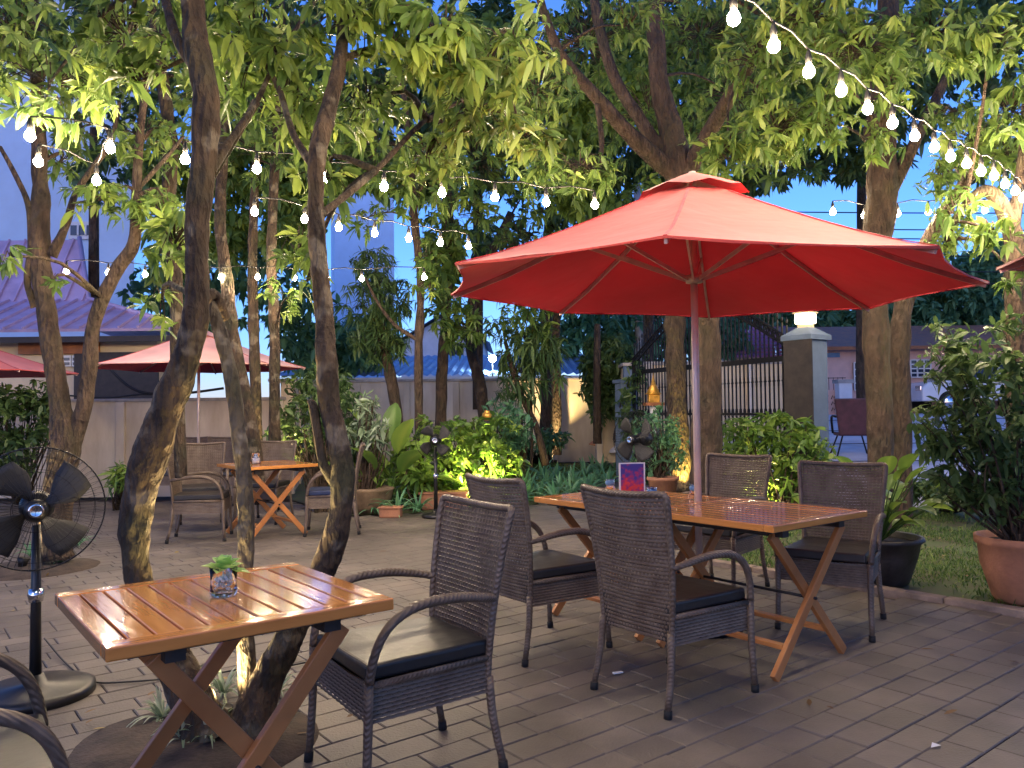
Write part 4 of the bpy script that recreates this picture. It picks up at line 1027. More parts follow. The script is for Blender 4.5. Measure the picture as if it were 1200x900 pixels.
# --- clump of three trunks in front
tree('leaning_tree', 'thick mossy trunk leaning right, leftmost of the clump by the front table',
  [[(243, 862, 3.2, 96), (236, 845, 3.2, 72), (222, 815, 3.2, 60), (205, 775, 3.22, 54), (180, 735, 3.25, 46), (165, 690, 3.3, 42), (158, 650, 3.3, 42), (160, 600, 3.3, 48), (172, 548, 3.3, 56), (192, 490, 3.3, 50), (214, 430, 3.3, 42), (228, 380, 3.3, 38), (232, 320, 3.3, 34), (232, 250, 3.3, 36), (240, 180, 3.3, 36), (240, 110, 3.3, 40), (228, 40, 3.35, 38), (222, -60, 3.4, 34), (215, -180, 3.6, 28)],
   [(246, 200, 3.3, 20), (270, 165, 3.5, 13), (300, 120, 3.8, 9), (330, 60, 4.1, 7), (370, 0, 4.3, 6)],
   [(236, 90, 3.3, 18), (205, 40, 3.4, 16), (190, -20, 3.6, 12)],
   [(232, 360, 3.3, 22), (250, 345, 3.4, 16), (262, 372, 3.5, 20)]],
  [(150, 40, 4.4, 110, 55, 62), (60, 95, 4.8, 80, 50, 45), (300, 60, 4.0, 60, 60, 45), (205, 285, 4.3, 35, 45, 18), (230, -20, 4, 120, 40, 40), (190, 350, 4.5, 14, 30, 6), (165, 95, 4.4, 40, 40, 13)], ln=0.122, parts=150, sides=36, res=14, tk=.76)
tree('slender_tree', 'slender pale-lit trunk, the middle one of the clump by the front table',
  [[(292, 850, 3.38, 50), (292, 832, 3.38, 36), (290, 790, 3.38, 30), (286, 700, 3.4, 27), (288, 640, 3.4, 26), (287, 575, 3.4, 25), (280, 510, 3.4, 25), (272, 450, 3.4, 24), (262, 405, 3.4, 22), (254, 378, 3.4, 20), (246, 352, 3.42, 18)]],
  [], ln=.14, tk=.7, sides=30, res=12, bark=m_bark_lit)
tree('crooked_tree', 'dark crooked trunk, rightmost of the clump beside the front table',
  [[(290, 858, 3.25, 90), (298, 838, 3.25, 64), (312, 800, 3.27, 48), (335, 750, 3.3, 42), (360, 705, 3.35, 38), (382, 660, 3.4, 38), (396, 615, 3.4, 38), (402, 570, 3.4, 36), (396, 520, 3.42, 34), (386, 470, 3.45, 30), (382, 420, 3.45, 32), (380, 370, 3.5, 27), (374, 310, 3.5, 26), (370, 250, 3.5, 24), (372, 180, 3.5, 26), (385, 130, 3.6, 24), (400, 60, 3.7, 20), (410, -60, 3.9, 16)],
   [(392, 565, 3.42, 16), (378, 540, 3.4, 15), (368, 480, 3.45, 14), (362, 470, 3.5, 6)],
   [(372, 200, 3.5, 14), (345, 160, 3.7, 11), (325, 100, 3.9, 9), (300, 60, 4, 6)],
   [(400, 70, 3.7, 12), (460, 50, 3.9, 9), (520, 50, 3.9, 6), (570, 80, 4.1, 4)],
   [(378, 250, 3.5, 12), (440, 200, 4.0, 9), (500, 140, 4.4, 7), (560, 110, 4.6, 5)]],
  [(430, 25, 3.8, 80, 45, 47), (520, 45, 3.7, 70, 50, 47), (345, 130, 4.1, 40, 50, 28), (430, 120, 4.4, 55, 45, 30), (560, 120, 4.2, 60, 50, 39), (385, 215, 4.3, 40, 30, 16), (350, 290, 4.4, 28, 22, 8), (600, 55, 4.0, 50, 45, 25), (500, 180, 4.5, 50, 30, 19), (360, 330, 4.3, 20, 14, 4), (610, 160, 4.8, 40, 36, 16)], ln=0.118, parts=240, tk=.78, sides=36, res=14)
# --- forked tree at left
tree('forked_tree', 'forked tree whose two limbs part beside the low wall at far left',
  [[(66, 655, 6.85, 54), (66, 600, 6.85, 46), (72, 550, 6.85, 46), (78, 515, 6.85, 50), (72, 480, 6.85, 34), (66, 440, 6.85, 30), (60, 400, 6.85, 30), (52, 350, 6.85, 30), (47, 300, 6.85, 32), (48, 250, 6.85, 28), (46, 190, 6.85, 24), (44, 100, 6.9, 20), (40, 10, 7, 16), (36, -80, 7, 12)],
   [(82, 525, 6.85, 34), (98, 480, 6.85, 26), (105, 430, 6.85, 24), (108, 390, 6.85, 22), (120, 350, 6.85, 22), (140, 312, 6.85, 22), (157, 285, 6.85, 20), (160, 230, 6.85, 16), (163, 170, 6.85, 13), (172, 90, 6.9, 10), (180, 20, 7, 9)],
   [(60, 300, 6.85, 18), (78, 262, 6.85, 13), (88, 228, 6.85, 11), (110, 195, 6.85, 10), (130, 165, 6.85, 8), (140, 120, 6.9, 6)],
   [(42, 360, 6.85, 15), (32, 330, 6.8, 10), (36, 285, 6.8, 9), (33, 240, 6.8, 9), (18, 205, 6.8, 8), (0, 172, 6.8, 6)],
   [(158, 225, 6.85, 8), (190, 190, 6.9, 7), (215, 160, 7, 5)]],
  [(50, 70, 6.8, 80, 55, 90), (130, 60, 7, 60, 60, 75), (20, 30, 6.4, 60, 45, 54), (110, 232, 6.5, 40, 22, 21), (60, 330, 6.3, 8, 10, 3), (15, 300, 5.6, 12, 18, 4), (170, 160, 7, 40, 40, 30), (90, 150, 7, 50, 30, 21), (195, 250, 6.8, 36, 40, 39), (70, 190, 7.2, 30, 16, 9)], ln=0.125, parts=60, bark=m_bark2, tk=.72)
# --- thin dark trunks behind the leaning one
tree('thin_tree', 'thin dark trunk rising close behind the leaning mossy one',
  [[(212, 560, 8, 16), (208, 420, 8, 17), (205, 320, 8, 18), (196, 250, 8, 18), (200, 180, 8, 19), (190, 90, 8, 16), (178, 0, 8, 15), (175, -60, 8, 12)]],
  [(190, 60, 8, 60, 60, 40), (250, 110, 8.4, 50, 60, 34), (215, 180, 8, 30, 40, 14)], ln=.15, material=m_leafA)
tree('thin_tree', 'thin brown trunk left of the far table, behind the parasol',
  [[(308, 590, 9.8, 20), (290, 480, 9.8, 19), (274, 400, 9.8, 18), (266, 330, 9.8, 17), (258, 260, 9.8, 15), (262, 160, 9.8, 14), (265, 60, 9.8, 12)]],
  [(270, 120, 10, 60, 60, 50), (300, 180, 10, 40, 40, 20)], ln=.15)
tree('thin_tree', 'straight thin trunk directly behind the parasol, second from its right tip',
  [[(303, 560, 10.6, 14), (300, 450, 10.6, 14), (297, 380, 10.6, 14), (296, 300, 10.6, 13), (300, 200, 10.6, 11), (310, 100, 10.6, 10)]],
  [(310, 130, 10.6, 50, 60, 40), (330, 200, 10.6, 30, 36, 20)], ln=.15)
tree('thin_tree', 'thin trunk with a lit base near the right tip of the faded parasol',
  [[(322, 562, 10.2, 17), (322, 480, 10.2, 15), (322, 390, 10.2, 14), (318, 300, 10.2, 14), (322, 200, 10.2, 12), (326, 110, 10.2, 10), (330, 0, 10.2, 9)]],
  [(330, 60, 10, 70, 60, 50), (335, 350, 9.6, 22, 30, 12)], ln=.15)
# --- middle background trees
tree('garden_tree', 'tree with a leaning trunk left of the tall thin trunk in the middle',
  [[(472, 565, 13, 18), (464, 480, 13, 16), (455, 430, 13, 14), (446, 380, 13, 13), (440, 320, 13, 12)]],
  [(442, 350, 12.8, 42, 36, 110), (446, 398, 12.8, 36, 28, 80), (438, 306, 13, 26, 20, 34)], ln=.2, wr=.16, nl=12, material=m_leafB, droop=.9, bark=m_bark2)
tree('garden_tree', 'tall thin straight trunk in the middle of the back garden',
  [[(492, 560, 12, 13), (491, 480, 12, 12), (491, 400, 12, 12), (493, 330, 12, 11), (486, 260, 12, 11), (480, 180, 12, 10), (470, 80, 12, 8)],
   [(492, 400, 12, 6), (462, 380, 12, 5), (440, 350, 12, 4), (428, 325, 12, 3)]],
  [(500, 210, 11, 60, 50, 60), (440, 170, 11, 60, 50, 60), (500, 300, 11.5, 26, 22, 14), (505, 340, 11.5, 24, 12, 8), (430, 255, 11.2, 26, 22, 12)], ln=.18, bark=m_bark2)
tree('garden_tree', 'tree behind the small fan with foliage under its fork',
  [[(516, 560, 14, 18), (517, 480, 14, 16), (519, 420, 14, 15), (522, 380, 14, 14), (524, 300, 14, 15), (524, 220, 14, 15), (520, 120, 14, 14)]],
  [(525, 365, 13, 36, 34, 50), (548, 385, 13, 30, 26, 36), (530, 250, 13, 60, 40, 50), (560, 190, 12.5, 60, 50, 70)], ln=.19, bark=m_bark2)
tree('garden_tree', 'tree leaning left beside the flood lamp',
  [[(578, 555, 15, 18), (568, 490, 15, 17), (560, 440, 15, 16), (552, 405, 15, 14), (556, 340, 15, 12), (600, 250, 15, 12)]],
  [(620, 370, 13, 34, 26, 40), (610, 280, 14, 50, 40, 60), (650, 215, 13, 60, 40, 70), (590, 330, 13.5, 24, 20, 12)], ln=.18, bark=m_bark2)
tree('bamboo_clump', 'slanting thin stems with long hanging leaves beside the dark trunk',
  [[(640, 545, 13.5, 11), (628, 500, 13.5, 9), (612, 465, 13.5, 8), (600, 430, 13.5, 7), (592, 400, 13.5, 5)], [(623, 548, 13.6, 4), (623, 500, 13.6, 4), (622, 450, 13.6, 3)]],
  [(622, 400, 13.4, 40, 30, 84), (606, 440, 13.4, 28, 34, 44), (640, 425, 13.2, 22, 26, 22), (585, 380, 13.5, 18, 22, 10)], ln=.26, wr=.13, nl=10, material=m_leafB, droop=1.0, bark=m_bark2)
tree('garden_tree', 'dark straight trunk, left of the pair against the back wall',
  [[(640, 545, 18.5, 18), (640, 480, 18.5, 17), (641, 420, 18.5, 16), (640, 340, 18.5, 15), (645, 240, 18.5, 14)]],
  [(650, 330, 17, 50, 20, 30)], ln=.22, bark=m_bark2)
tree('garden_tree', 'uplit trunk against the back wall, right of the dark one',
  [[(652, 533, 19, 15), (652, 480, 19, 14), (652, 430, 19, 13), (655, 340, 19, 12), (690, 240, 19, 12)]],
  [(700, 180, 17, 60, 40, 60), (690, 345, 17, 50, 18, 30)], ln=.22, bark=m_bark2)
# --- big tree behind the red parasol
tree('big_tree', 'broad dark trunk right behind the parasol pole with spreading limbs above',
  [[(828, 640, 9, 46), (828, 560, 9, 42), (828, 480, 9, 40), (828, 400, 9, 38), (822, 320, 8.8, 36), (805, 250, 8.6, 40), (795, 200, 8.4, 44), (785, 150, 8.4, 32), (772, 90, 8.4, 26), (768, 0, 8.4, 22), (770, -80, 8.4, 18)],
   [(792, 205, 8.4, 30), (745, 165, 8.2, 22), (700, 115, 8, 18), (655, 60, 7.8, 14), (630, -10, 7.6, 10)],
   [(790, 200, 8.4, 24), (750, 140, 8.4, 17), (720, 90, 8.4, 16), (700, 20, 8.4, 14), (690, -60, 8.4, 10)],
   [(800, 210, 8.4, 26), (840, 140, 8.0, 22), (870, 90, 7.6, 18), (910, 30, 7.2, 15), (950, -40, 7, 10)],
   [(700, 120, 8, 9), (705, 170, 7.9, 7), (700, 210, 7.8, 5)]],
  [(690, 50, 9.6, 100, 60, 128), (820, 40, 9.6, 90, 50, 112), (890, 70, 7.0, 60, 50, 80), (630, 100, 7.2, 50, 50, 57), (760, 130, 9.8, 80, 50, 96), (910, 150, 6.8, 55, 36, 67), (855, 180, 7.2, 45, 26, 44), (680, 195, 7.2, 56, 26, 41), (800, -20, 7, 120, 34, 57), (640, 200, 7.6, 40, 26, 28), (735, 30, 7.4, 24, 24, 11), (860, 110, 9.6, 60, 60, 64)], ln=0.128, parts=120, bark=m_bark2)
tree('twin_tree', 'yellow-lit trunk seen just left of the parasol pole',
  [[(799, 578, 11.7, 38), (796, 530, 11.7, 30), (793, 480, 11.7, 28), (792, 420, 11.7, 27), (791, 370, 11.7, 27), (792, 300, 11.7, 24), (798, 200, 11.7, 20)]],
  [(800, 170, 12, 90, 60, 60), (900, 190, 12, 70, 30, 30)], ln=.2, bark=m_bark2)
# --- right-hand trees
tree('right_tree', 'thick trunk left of the close pair seen under the parasol right corner',
  [[(1033, 640, 8.0, 34), (1032, 560, 8.0, 33), (1030, 460, 8.0, 33), (1027, 370, 8.0, 34), (1026, 300, 8.0, 36), (1032, 250, 8.0, 40), (1034, 200, 8.0, 38), (1032, 150, 8.0, 40), (1035, 90, 8.0, 36), (1040, 20, 8, 30), (1045, -60, 8, 26)],
   [(1036, 235, 8, 24), (1056, 200, 8, 18), (1080, 150, 8, 14), (1110, 90, 8, 12), (1150, 30, 8, 9)],
   [(1036, 60, 8, 18), (1070, 20, 7.8, 14), (1120, -20, 7.6, 10)]],
  [(1000, 60, 6.4, 70, 46, 80), (960, 140, 6.8, 46, 36, 48), (1000, 40, 9, 90, 60, 80), (1040, 100, 6.6, 30, 40, 28), (1090, 40, 6.6, 70, 45, 96), (1120, 130, 7.4, 40, 26, 22), (1030, 165, 7, 18, 26, 16), (950, 20, 6.4, 70, 40, 96)], ln=0.125, parts=90, bark=m_bark2)
tree('right_tree', 'slimmer trunk right of the close pair with a lit edge',
  [[(1058, 640, 8.6, 28), (1057, 560, 8.6, 27), (1055, 460, 8.6, 27), (1056, 380, 8.6, 26), (1070, 320, 8.6, 22), (1100, 260, 8.4, 18), (1130, 215, 8.2, 15), (1165, 170, 8, 12), (1200, 140, 8, 9)]],
  [(1140, 160, 7.6, 44, 30, 54), (1105, 205, 7.6, 26, 24, 22), (1180, 180, 7.4, 34, 40, 41), (1110, 290, 7.6, 26, 24, 19)], ln=0.13, bark=m_bark2)
tree('right_tree', 'trunk at the right edge beside the dark shrub',
  [[(1194, 600, 6.8, 30), (1192, 480, 6.8, 27), (1190, 400, 6.8, 27), (1190, 320, 6.8, 26), (1186, 270, 6.8, 24), (1160, 225, 6.8, 18), (1130, 240, 6.8, 10), (1108, 280, 6.8, 7)],
   [(1186, 275, 6.8, 18), (1200, 180, 6.8, 15), (1205, 80, 6.8, 12)]],
  [(1160, 45, 5.6, 60, 40, 60), (1185, 130, 6.2, 40, 40, 36), (1165, 270, 6.0, 30, 20, 15), (1120, 250, 6.4, 34, 26, 21), (1190, 320, 6.0, 20, 20, 9)], ln=0.128, parts=60, bark=m_bark2)

oh = empty('sky_blocker_tree', (1.6, -2.6, 0), 0, 'unseen tree added overhead, its leafy crown shading the near terrace', 'tree')  # added out of view to block sky light over the near paving
MB().tube([(0, 0, 0), (.1, .1, 2), (0, .3, 3.6), (-.4, 1.2, 4.8), (-1.4, 2.6, 5.4)], [.2, .17, .14, .09, .05], 12, res=5, jitter=.2).build('trunk', m_bark, oh)
for bx_, by_ in ((-3.4, 2.4), (1.8, 2.8), (-2.6, -.6), (2.6, .6)): MB().tube([(0, .3, 3.5), (bx_*.5, by_*.5, 4.6), (bx_, by_, 5.1)], [.1, .06, .03], 8, res=4, jitter=.15).build('branch', m_bark, oh)
_q = rng.normal(0, 1, (900, 3)); _q /= np.linalg.norm(_q, axis=1, keepdims=True); _q *= rng.uniform(.2, 1, (900, 1))**.4
_q = _q*np.array([5.2, 3.6, .8])+np.array([-1.6, 2.2, 5.1])
_V, _r, _b = rosettes(_q, 12, .22, .3, .5); leaves_obj('crown', _V, _r, m_leafA, oh, kind='stuff')

# --- distant foliage masses, each its own tree
def far_tree(label, limbs, blobs, leaf, material=m_leafD, cat='tree', n_per=1, wr=.35):
    return tree('distant_tree', label, limbs, blobs, ln=leaf, nl=14, material=material, bark=m_bark2, wr=wr, twigs=False, clear=False, res=3, sides=8)
far_tree('airy green tree beyond the purple roof, left of middle', [[(270, 480, 20, 10), (262, 380, 20, 9), (250, 320, 20, 7)]], [(190, 340, 19, 50, 26, 60), (250, 310, 19, 60, 50, 120), (320, 330, 19, 40, 60, 100), (360, 380, 19, 40, 50, 110), (230, 375, 19, 60, 14, 40)], .26)
far_tree('dark dense tree behind the upper left leaves', [[(110, 480, 17, 16), (110, 300, 17, 14), (110, 150, 17, 10)]], [(60, 20, 16, 90, 60, 161), (150, 110, 16, 70, 60, 124), (230, 60, 16, 70, 80, 186), (120, 200, 16, 40, 40, 43)], .24, m_leafB)
far_tree('dark dense tree behind the upper middle leaves', [[(560, 480, 19, 16), (560, 300, 19, 14), (560, 150, 19, 10)]], [(330, 60, 17, 80, 80, 248), (450, 130, 17, 90, 80, 297), (560, 60, 17, 90, 80, 260), (640, 160, 18, 90, 90, 347), (380, 180, 17, 60, 50, 99), (590, 300, 18, 50, 50, 124), (530, 180, 18, 60, 60, 148)], .25, m_leafB)
far_tree('dark dense tree behind the limbs of the big tree', [[(760, 480, 19, 16), (760, 300, 19, 14), (760, 150, 19, 10)]], [(720, 60, 17, 90, 80, 322), (820, 100, 17, 90, 90, 347), (900, 50, 17, 90, 70, 297), (730, 170, 17, 80, 60, 248), (860, 190, 17, 90, 40, 186), (700, 270, 18, 70, 60, 148)], .25, m_leafB)
far_tree('dark tree fringing the sky gap at upper right', [[(1010, 480, 19, 16), (1010, 300, 19, 14), (1010, 150, 19, 10)]], [(960, 110, 16, 80, 80, 285), (1000, 190, 16, 70, 22, 105), (1080, 50, 16, 90, 60, 235), (1180, 60, 16, 70, 90, 173), (1050, 130, 16, 60, 50, 117), (1150, 180, 16, 50, 30, 37)], .24, m_leafB)
far_tree('blue-green tree behind the back wall, left of the gate', [[(700, 480, 28, 12), (700, 400, 28, 10)]], [(640, 400, 26, 40, 34, 60), (700, 385, 26, 50, 36, 200), (760, 390, 27, 60, 34, 200), (830, 390, 27, 50, 34, 160)], .34)
far_tree('bushy green tree behind the tiled roof', [[(900, 460, 32, 12), (900, 400, 32, 10)]], [(880, 380, 31, 60, 32, 240), (950, 375, 31, 50, 36, 260), (1000, 390, 31, 40, 30, 180)], .36)
far_tree('dense tree filling the gaps between the slender trunks at left', [[(300, 520, 15, 12), (300, 380, 15, 10)]], [(300, 190, 14.5, 70, 50, 300), (340, 260, 14.5, 40, 50, 170), (260, 270, 14.5, 50, 40, 130), (400, 190, 14.5, 60, 36, 180), (470, 210, 14, 50, 24, 90), (520, 300, 14, 24, 50, 90), (330, 120, 14, 80, 50, 200), (190, 200, 14.5, 40, 40, 110), (200, 290, 15, 30, 40, 60)], .22, m_leafA)
far_tree('leafy tree filling the middle between the small fan and the big limbs', [[(700, 520, 15, 12), (700, 380, 15, 10)]], [(560, 90, 12.5, 80, 70, 200), (640, 150, 12.5, 70, 50, 150), (720, 100, 12.5, 80, 60, 200), (800, 60, 12.5, 90, 60, 200), (880, 130, 12.5, 70, 50, 130), (960, 60, 12.5, 70, 50, 120), (1040, 60, 12.5, 60, 50, 90), (690, 230, 13, 50, 24, 50)], .2, m_leafA)
far_tree('big green tree above the pink house at right', [[(1100, 460, 34, 14), (1100, 400, 34, 12)]], [(1060, 370, 31, 60, 44, 340), (1120, 350, 31, 60, 60, 460), (1170, 340, 31, 50, 60, 360), (1190, 400, 31, 40, 40, 140)], .36)
far_tree('leafy tree far left behind the low wall', [[(10, 480, 21, 12), (10, 430, 21, 10)]], [(380, 410, 21, 50, 34, 160), (430, 400, 22, 40, 36, 120)], .28)

m_dry = leaf_mat('dry_leaf', (.10, .05, .02), (.22, .13, .05), (.35, .27, .08), .1, .7)
_p = np.concatenate([scatter([(-2, 2.4), (-.4, 2.4), (-.4, 4.2), (-2, 4.2)], 34, .012), scatter([(-4, 2.6), (3.6, 2.6), (1.5, 6.4), (-4, 9)], 60, .004), scatter([(1.8, 6.7), (4.4, 3.9), (6, 6), (4, 9.5)], 90, .03)])
_d = rng.normal(0, 1, (len(_p), 3)); _d[:, 2] = .08
leaves_obj('leaf_litter', leaf_arrays(_p, _d, rng.uniform(.03, .08, len(_p)), rng.uniform(.012, .025, len(_p)), np.full(len(_p), .05), roll=rng.normal(0, .25, len(_p))), rng.uniform(0, 1, len(_p)), m_dry, kind='stuff')
# =================================================================== SHRUBS AND BEDS
def shrub(name, label, blobs, base, ln, nl=8, material=m_leafC, wr=.35, stems=5, cat='shrub', droop=.4, stem_r=.012, group=None, twig_n=60):
    b = Vector(base); r = empty(name, b, 0, label, cat, group)
    pts = blob_points(blobs); pts = pts[pts[:, 2] > .03]
    V, rnd, _ = rosettes(pts-np.array(b), nl, ln, wr, droop, axis_up=.2)
    leaves_obj('foliage', V, rnd, material, r, kind='stuff')
    q = MB()
    for i in range(min(twig_n, len(pts))):
        p = Vector(pts[random.randrange(len(pts))])-b; s_ = Vector((random.gauss(0, .04), random.gauss(0, .04), 0))
        q.tube([s_, (s_+p)*.5+Vector((random.gauss(0, .05), random.gauss(0, .05), .05)), p], [stem_r, stem_r*.7, stem_r*.3], 4, res=2, caps=False)
    q.build('stems', m_bark2, r, kind='stuff'); return r
shrub('potted_shrub', 'tall dark leafy shrub growing from the terracotta pot at the right edge', [(1150, 430, 5.2, 60, 40, 80), (1165, 500, 5.2, 70, 50, 120), (1110, 500, 5.3, 40, 40, 50), (1180, 570, 5.2, 50, 40, 70), (1120, 560, 5.3, 36, 30, 26), (1110, 410, 5.3, 22, 30, 12), (1180, 380, 5.4, 20, 16, 10), (1100, 380, 5.4, 16, 12, 5)], D(1198, 640, 5.2), .10, 9, m_leafB, .33, stem_r=.011)
pp = G(1200, 712); pot = empty('terracotta_pot', (pp.x+.10, 5.28, 0), 0, 'large round terracotta pot at the right edge of the lawn', 'pot')
MB().lathe([(.001, 0), (.16, 0), (.18, .02), (.25, .25), (.26, .37), (.28, .38), (.28, .43), (.255, .43), (.24, .38), (.001, .37)], (0, 0, 0), 32).build('body', m_pot, pot)
MB().lathe([(.001, .39), (.255, .385)], (0, 0, 0), 24).build('soil', m_soil, pot)
pp = G(1048, 690); pot2 = empty('dark_pot', (pp.x, pp.y+.2, 0), 0, 'dark wide glazed pot behind the chair at the edge of the lawn', 'pot')
MB().lathe([(.001, 0), (.17, 0), (.19, .02), (.25, .2), (.27, .30), (.30, .32), (.29, .345), (.26, .34), (.25, .3), (.001, .29)], (0, 0, 0), 28).build('body', m_potd, pot2); MB().lathe([(.001, .31), (.25, .305)], (0, 0, 0), 24).build('soil', m_soil, pot2)
def big_leaf(pos, dirn, ln, wd, droop, material, parent):
    side = dirn.cross(Vector((0, 0, 1))).normalized(); nr = side.cross(dirn); ro = random.gauss(0, .3)
    side, nr = side*math.cos(ro)+nr*math.sin(ro), nr*math.cos(ro)-side*math.sin(ro)
    q = MB(); vv = []; ff = []; n = 12
    for j in range(n+1):
        t = j/n; w = wd*.5*abs(math.sin(PI*t**.8))**.75 if 0 < j < n else 0.0
        c = pos+dirn*ln*t+Vector((0, 0, -1))*ln*droop*t*t
        for k in range(-2, 3):
            s_ = k/2; vv.append(c+side*w*s_+nr*(abs(s_)*w*.35+.02*ln*mnoise.noise(Vector((t*7, k*1.3, ln*9)))))
    for j in range(n):
        for k in range(4): a = j*5+k; ff.append((a, a+1, a+6, a+5))
    q.add(vv, ff, True); me = q.mesh('leaf', material); at = me.attributes.new('rnd', 'FLOAT', 'POINT'); rv = random.uniform(.1, .7); at.data.foreach_set('value', np.array([rv+.25*(i % 5 == 2) for i in range(len(vv))], np.float32))
    return link(bpy.data.objects.new('leaf', me), parent)
def leafy(name, label, base, specs, material, wr=.4, cat='plant', group=None, droop=.4, stemmat=None):
    """plant whose large leaves are single parts: specs = (azimuth, elevation, stem length, leaf length)"""
    r = empty(name, base, 0, label, cat, group)
    for az, el, sl_, ll_ in specs:
        d = Vector((math.cos(az)*math.cos(el), math.sin(az)*math.cos(el), math.sin(el)))
        tip = d*sl_; V = leaf_arrays(np.array([list(tip)]), np.array([[d.x, d.y, d.z*.6]]), np.array([ll_]), np.array([ll_*wr]), np.array([droop*random.uniform(.6, 1.3)]), fold=.3, roll=np.array([random.gauss(0, .3)]))
        lf = big_leaf(tip, Vector((d.x, d.y, d.z*.6)).normalized(), ll_, ll_*wr, droop*random.uniform(.6, 1.3), material, r)
        MB().tube([(0, 0, 0), tip*.5+Vector((0, 0, .02)), tip], [.006, .005, .004], 4, caps=False).build('stalk', stemmat or material, lf)
    return r
leafy('broadleaf_plant', 'broad-leaved light green plant in the dark pot', Vector(pot2.location)+Vector((0, 0, .3)), [(random.uniform(0, 2*PI), random.uniform(.5, 1.4), random.uniform(.15, .62), random.uniform(.18, .28)) for _ in range(46)], m_leafC, .5)
# bush behind the far chairs
shrub('garden_bush', 'bright leafy bush between the parasol pole and the gate pillar', [(890, 540, 9.3, 46, 40, 90), (940, 540, 9.3, 40, 46, 90), (870, 510, 9.4, 30, 26, 44), (915, 505, 9.4, 40, 22, 60), (965, 560, 9.3, 20, 30, 30), (925, 570, 9.2, 50, 26, 50)], G(915, 610), .15, 8, m_leafC, .3)
shrub('garden_bush', 'round pale green bush behind the sideways fan', [(770, 500, 10.5, 30, 26, 90), (765, 530, 10.5, 30, 24, 60), (790, 520, 10.5, 16, 26, 30)], D(772, 560, 10.5), .10, 9, m_leafD, .3)
pb2 = D(777, 575, 10.4); pot3 = empty('clay_pot', (pb2.x, 10.4, 0), 0, 'clay pot under the round pale bush', 'pot'); MB().lathe([(.001, 0), (.14, 0), (.19, .35), (.21, .36), (.21, .40), (.18, .40), (.001, .38)], (0, 0, 0), 20).build('body', m_pot, pot3)
shrub('lit_bush', 'yellow-green bush lit from below in the middle bed', [(560, 540, 11.0, 40, 40, 150), (530, 520, 11.1, 40, 30, 110), (590, 545, 10.9, 24, 34, 70), (520, 555, 11.0, 34, 30, 90), (565, 500, 11.3, 44, 16, 60), (500, 500, 11.4, 20, 18, 24)], G(555, 590), .13, 8, m_leafC, .4)
shrub('dark_shrub', 'dense dark shrub beside the crooked trunk, left of the banana plant', [(350, 500, 10.6, 34, 40, 120), (400, 480, 10.8, 36, 36, 120), (375, 450, 11, 40, 26, 90), (420, 520, 10.6, 30, 34, 70)], G(375, 600), .12, 9, m_leafB, .35)
shrub('dark_shrub', 'dark shrub against the low wall at the far left', [(20, 490, 10.5, 40, 40, 150), (50, 470, 10.6, 24, 30, 60), (10, 540, 10.5, 30, 24, 50)], G(25, 590), .13, 9, m_leafB, .35)
shrub('variegated_shrub', 'pale variegated plant left of the banana plant', [(420, 500, 10.2, 16, 22, 26), (432, 480, 10.2, 12, 18, 14), (445, 510, 10.2, 14, 24, 16)], G(425, 600), .16, 8, m_leafE, .22)
shrub('creeper_tree', 'dark rounded creeper tree hanging over the side wall by the gate', [(712, 420, 15.5, 34, 32, 330), (705, 450, 15.4, 26, 26, 150), (725, 470, 15.5, 22, 26, 90), (700, 480, 15.3, 10, 30, 30), (738, 480, 13.6, 14, 40, 60), (748, 430, 13.6, 10, 20, 24)], G(718, 545), .13, 9, m_leafB, .4, stem_r=.03, droop=.6)
shrub('low_fern', 'spiky green plant against the low wall beside the leaning trunk', [(140, 560, 10.2, 12, 18, 22)], G(140, 597), .22, 7, m_leafC, .13)
shrub('garden_bush', 'low bush right of the lit bush under the leaning palm stem', [(605, 500, 12.5, 22, 26, 60), (585, 480, 12.8, 18, 14, 20)], G(605, 570), .14, 8, m_leafD, .35)
shrub('low_bush', 'low dark planting below the shrub on the lawn at right', [(1080, 570, 9.5, 34, 12, 50), (1130, 575, 9.0, 40, 14, 60), (1190, 585, 8, 30, 20, 50)], G(1110, 600), .13, 8, m_leafB, .35)
shrub('lit_plant', 'small yellow-lit plant glowing behind the dark shrub', [(1172, 522, 7.5, 9, 14, 22)], D(1172, 570, 7.5), .08, 8, m_leafC, .4)
shrub('bed_plant', 'mixed low green plant at the left end of the middle bed', [(410, 560, 10.4, 22, 18, 34), (440, 555, 10.5, 20, 20, 30)], G(420, 597), .2, 8, m_leafC, .25)
shrub('bed_plant', 'mixed low green plant between the banana plant and the lit bush', [(490, 560, 10.6, 24, 20, 40), (480, 530, 10.8, 20, 24, 34)], G(488, 597), .2, 8, m_leafC, .28)
shrub('bed_plant', 'low green plant in front of the panelled wall', [(640, 515, 17, 30, 14, 50), (600, 520, 16, 20, 14, 30)], G(630, 545), .2, 8, m_leafD, .3)
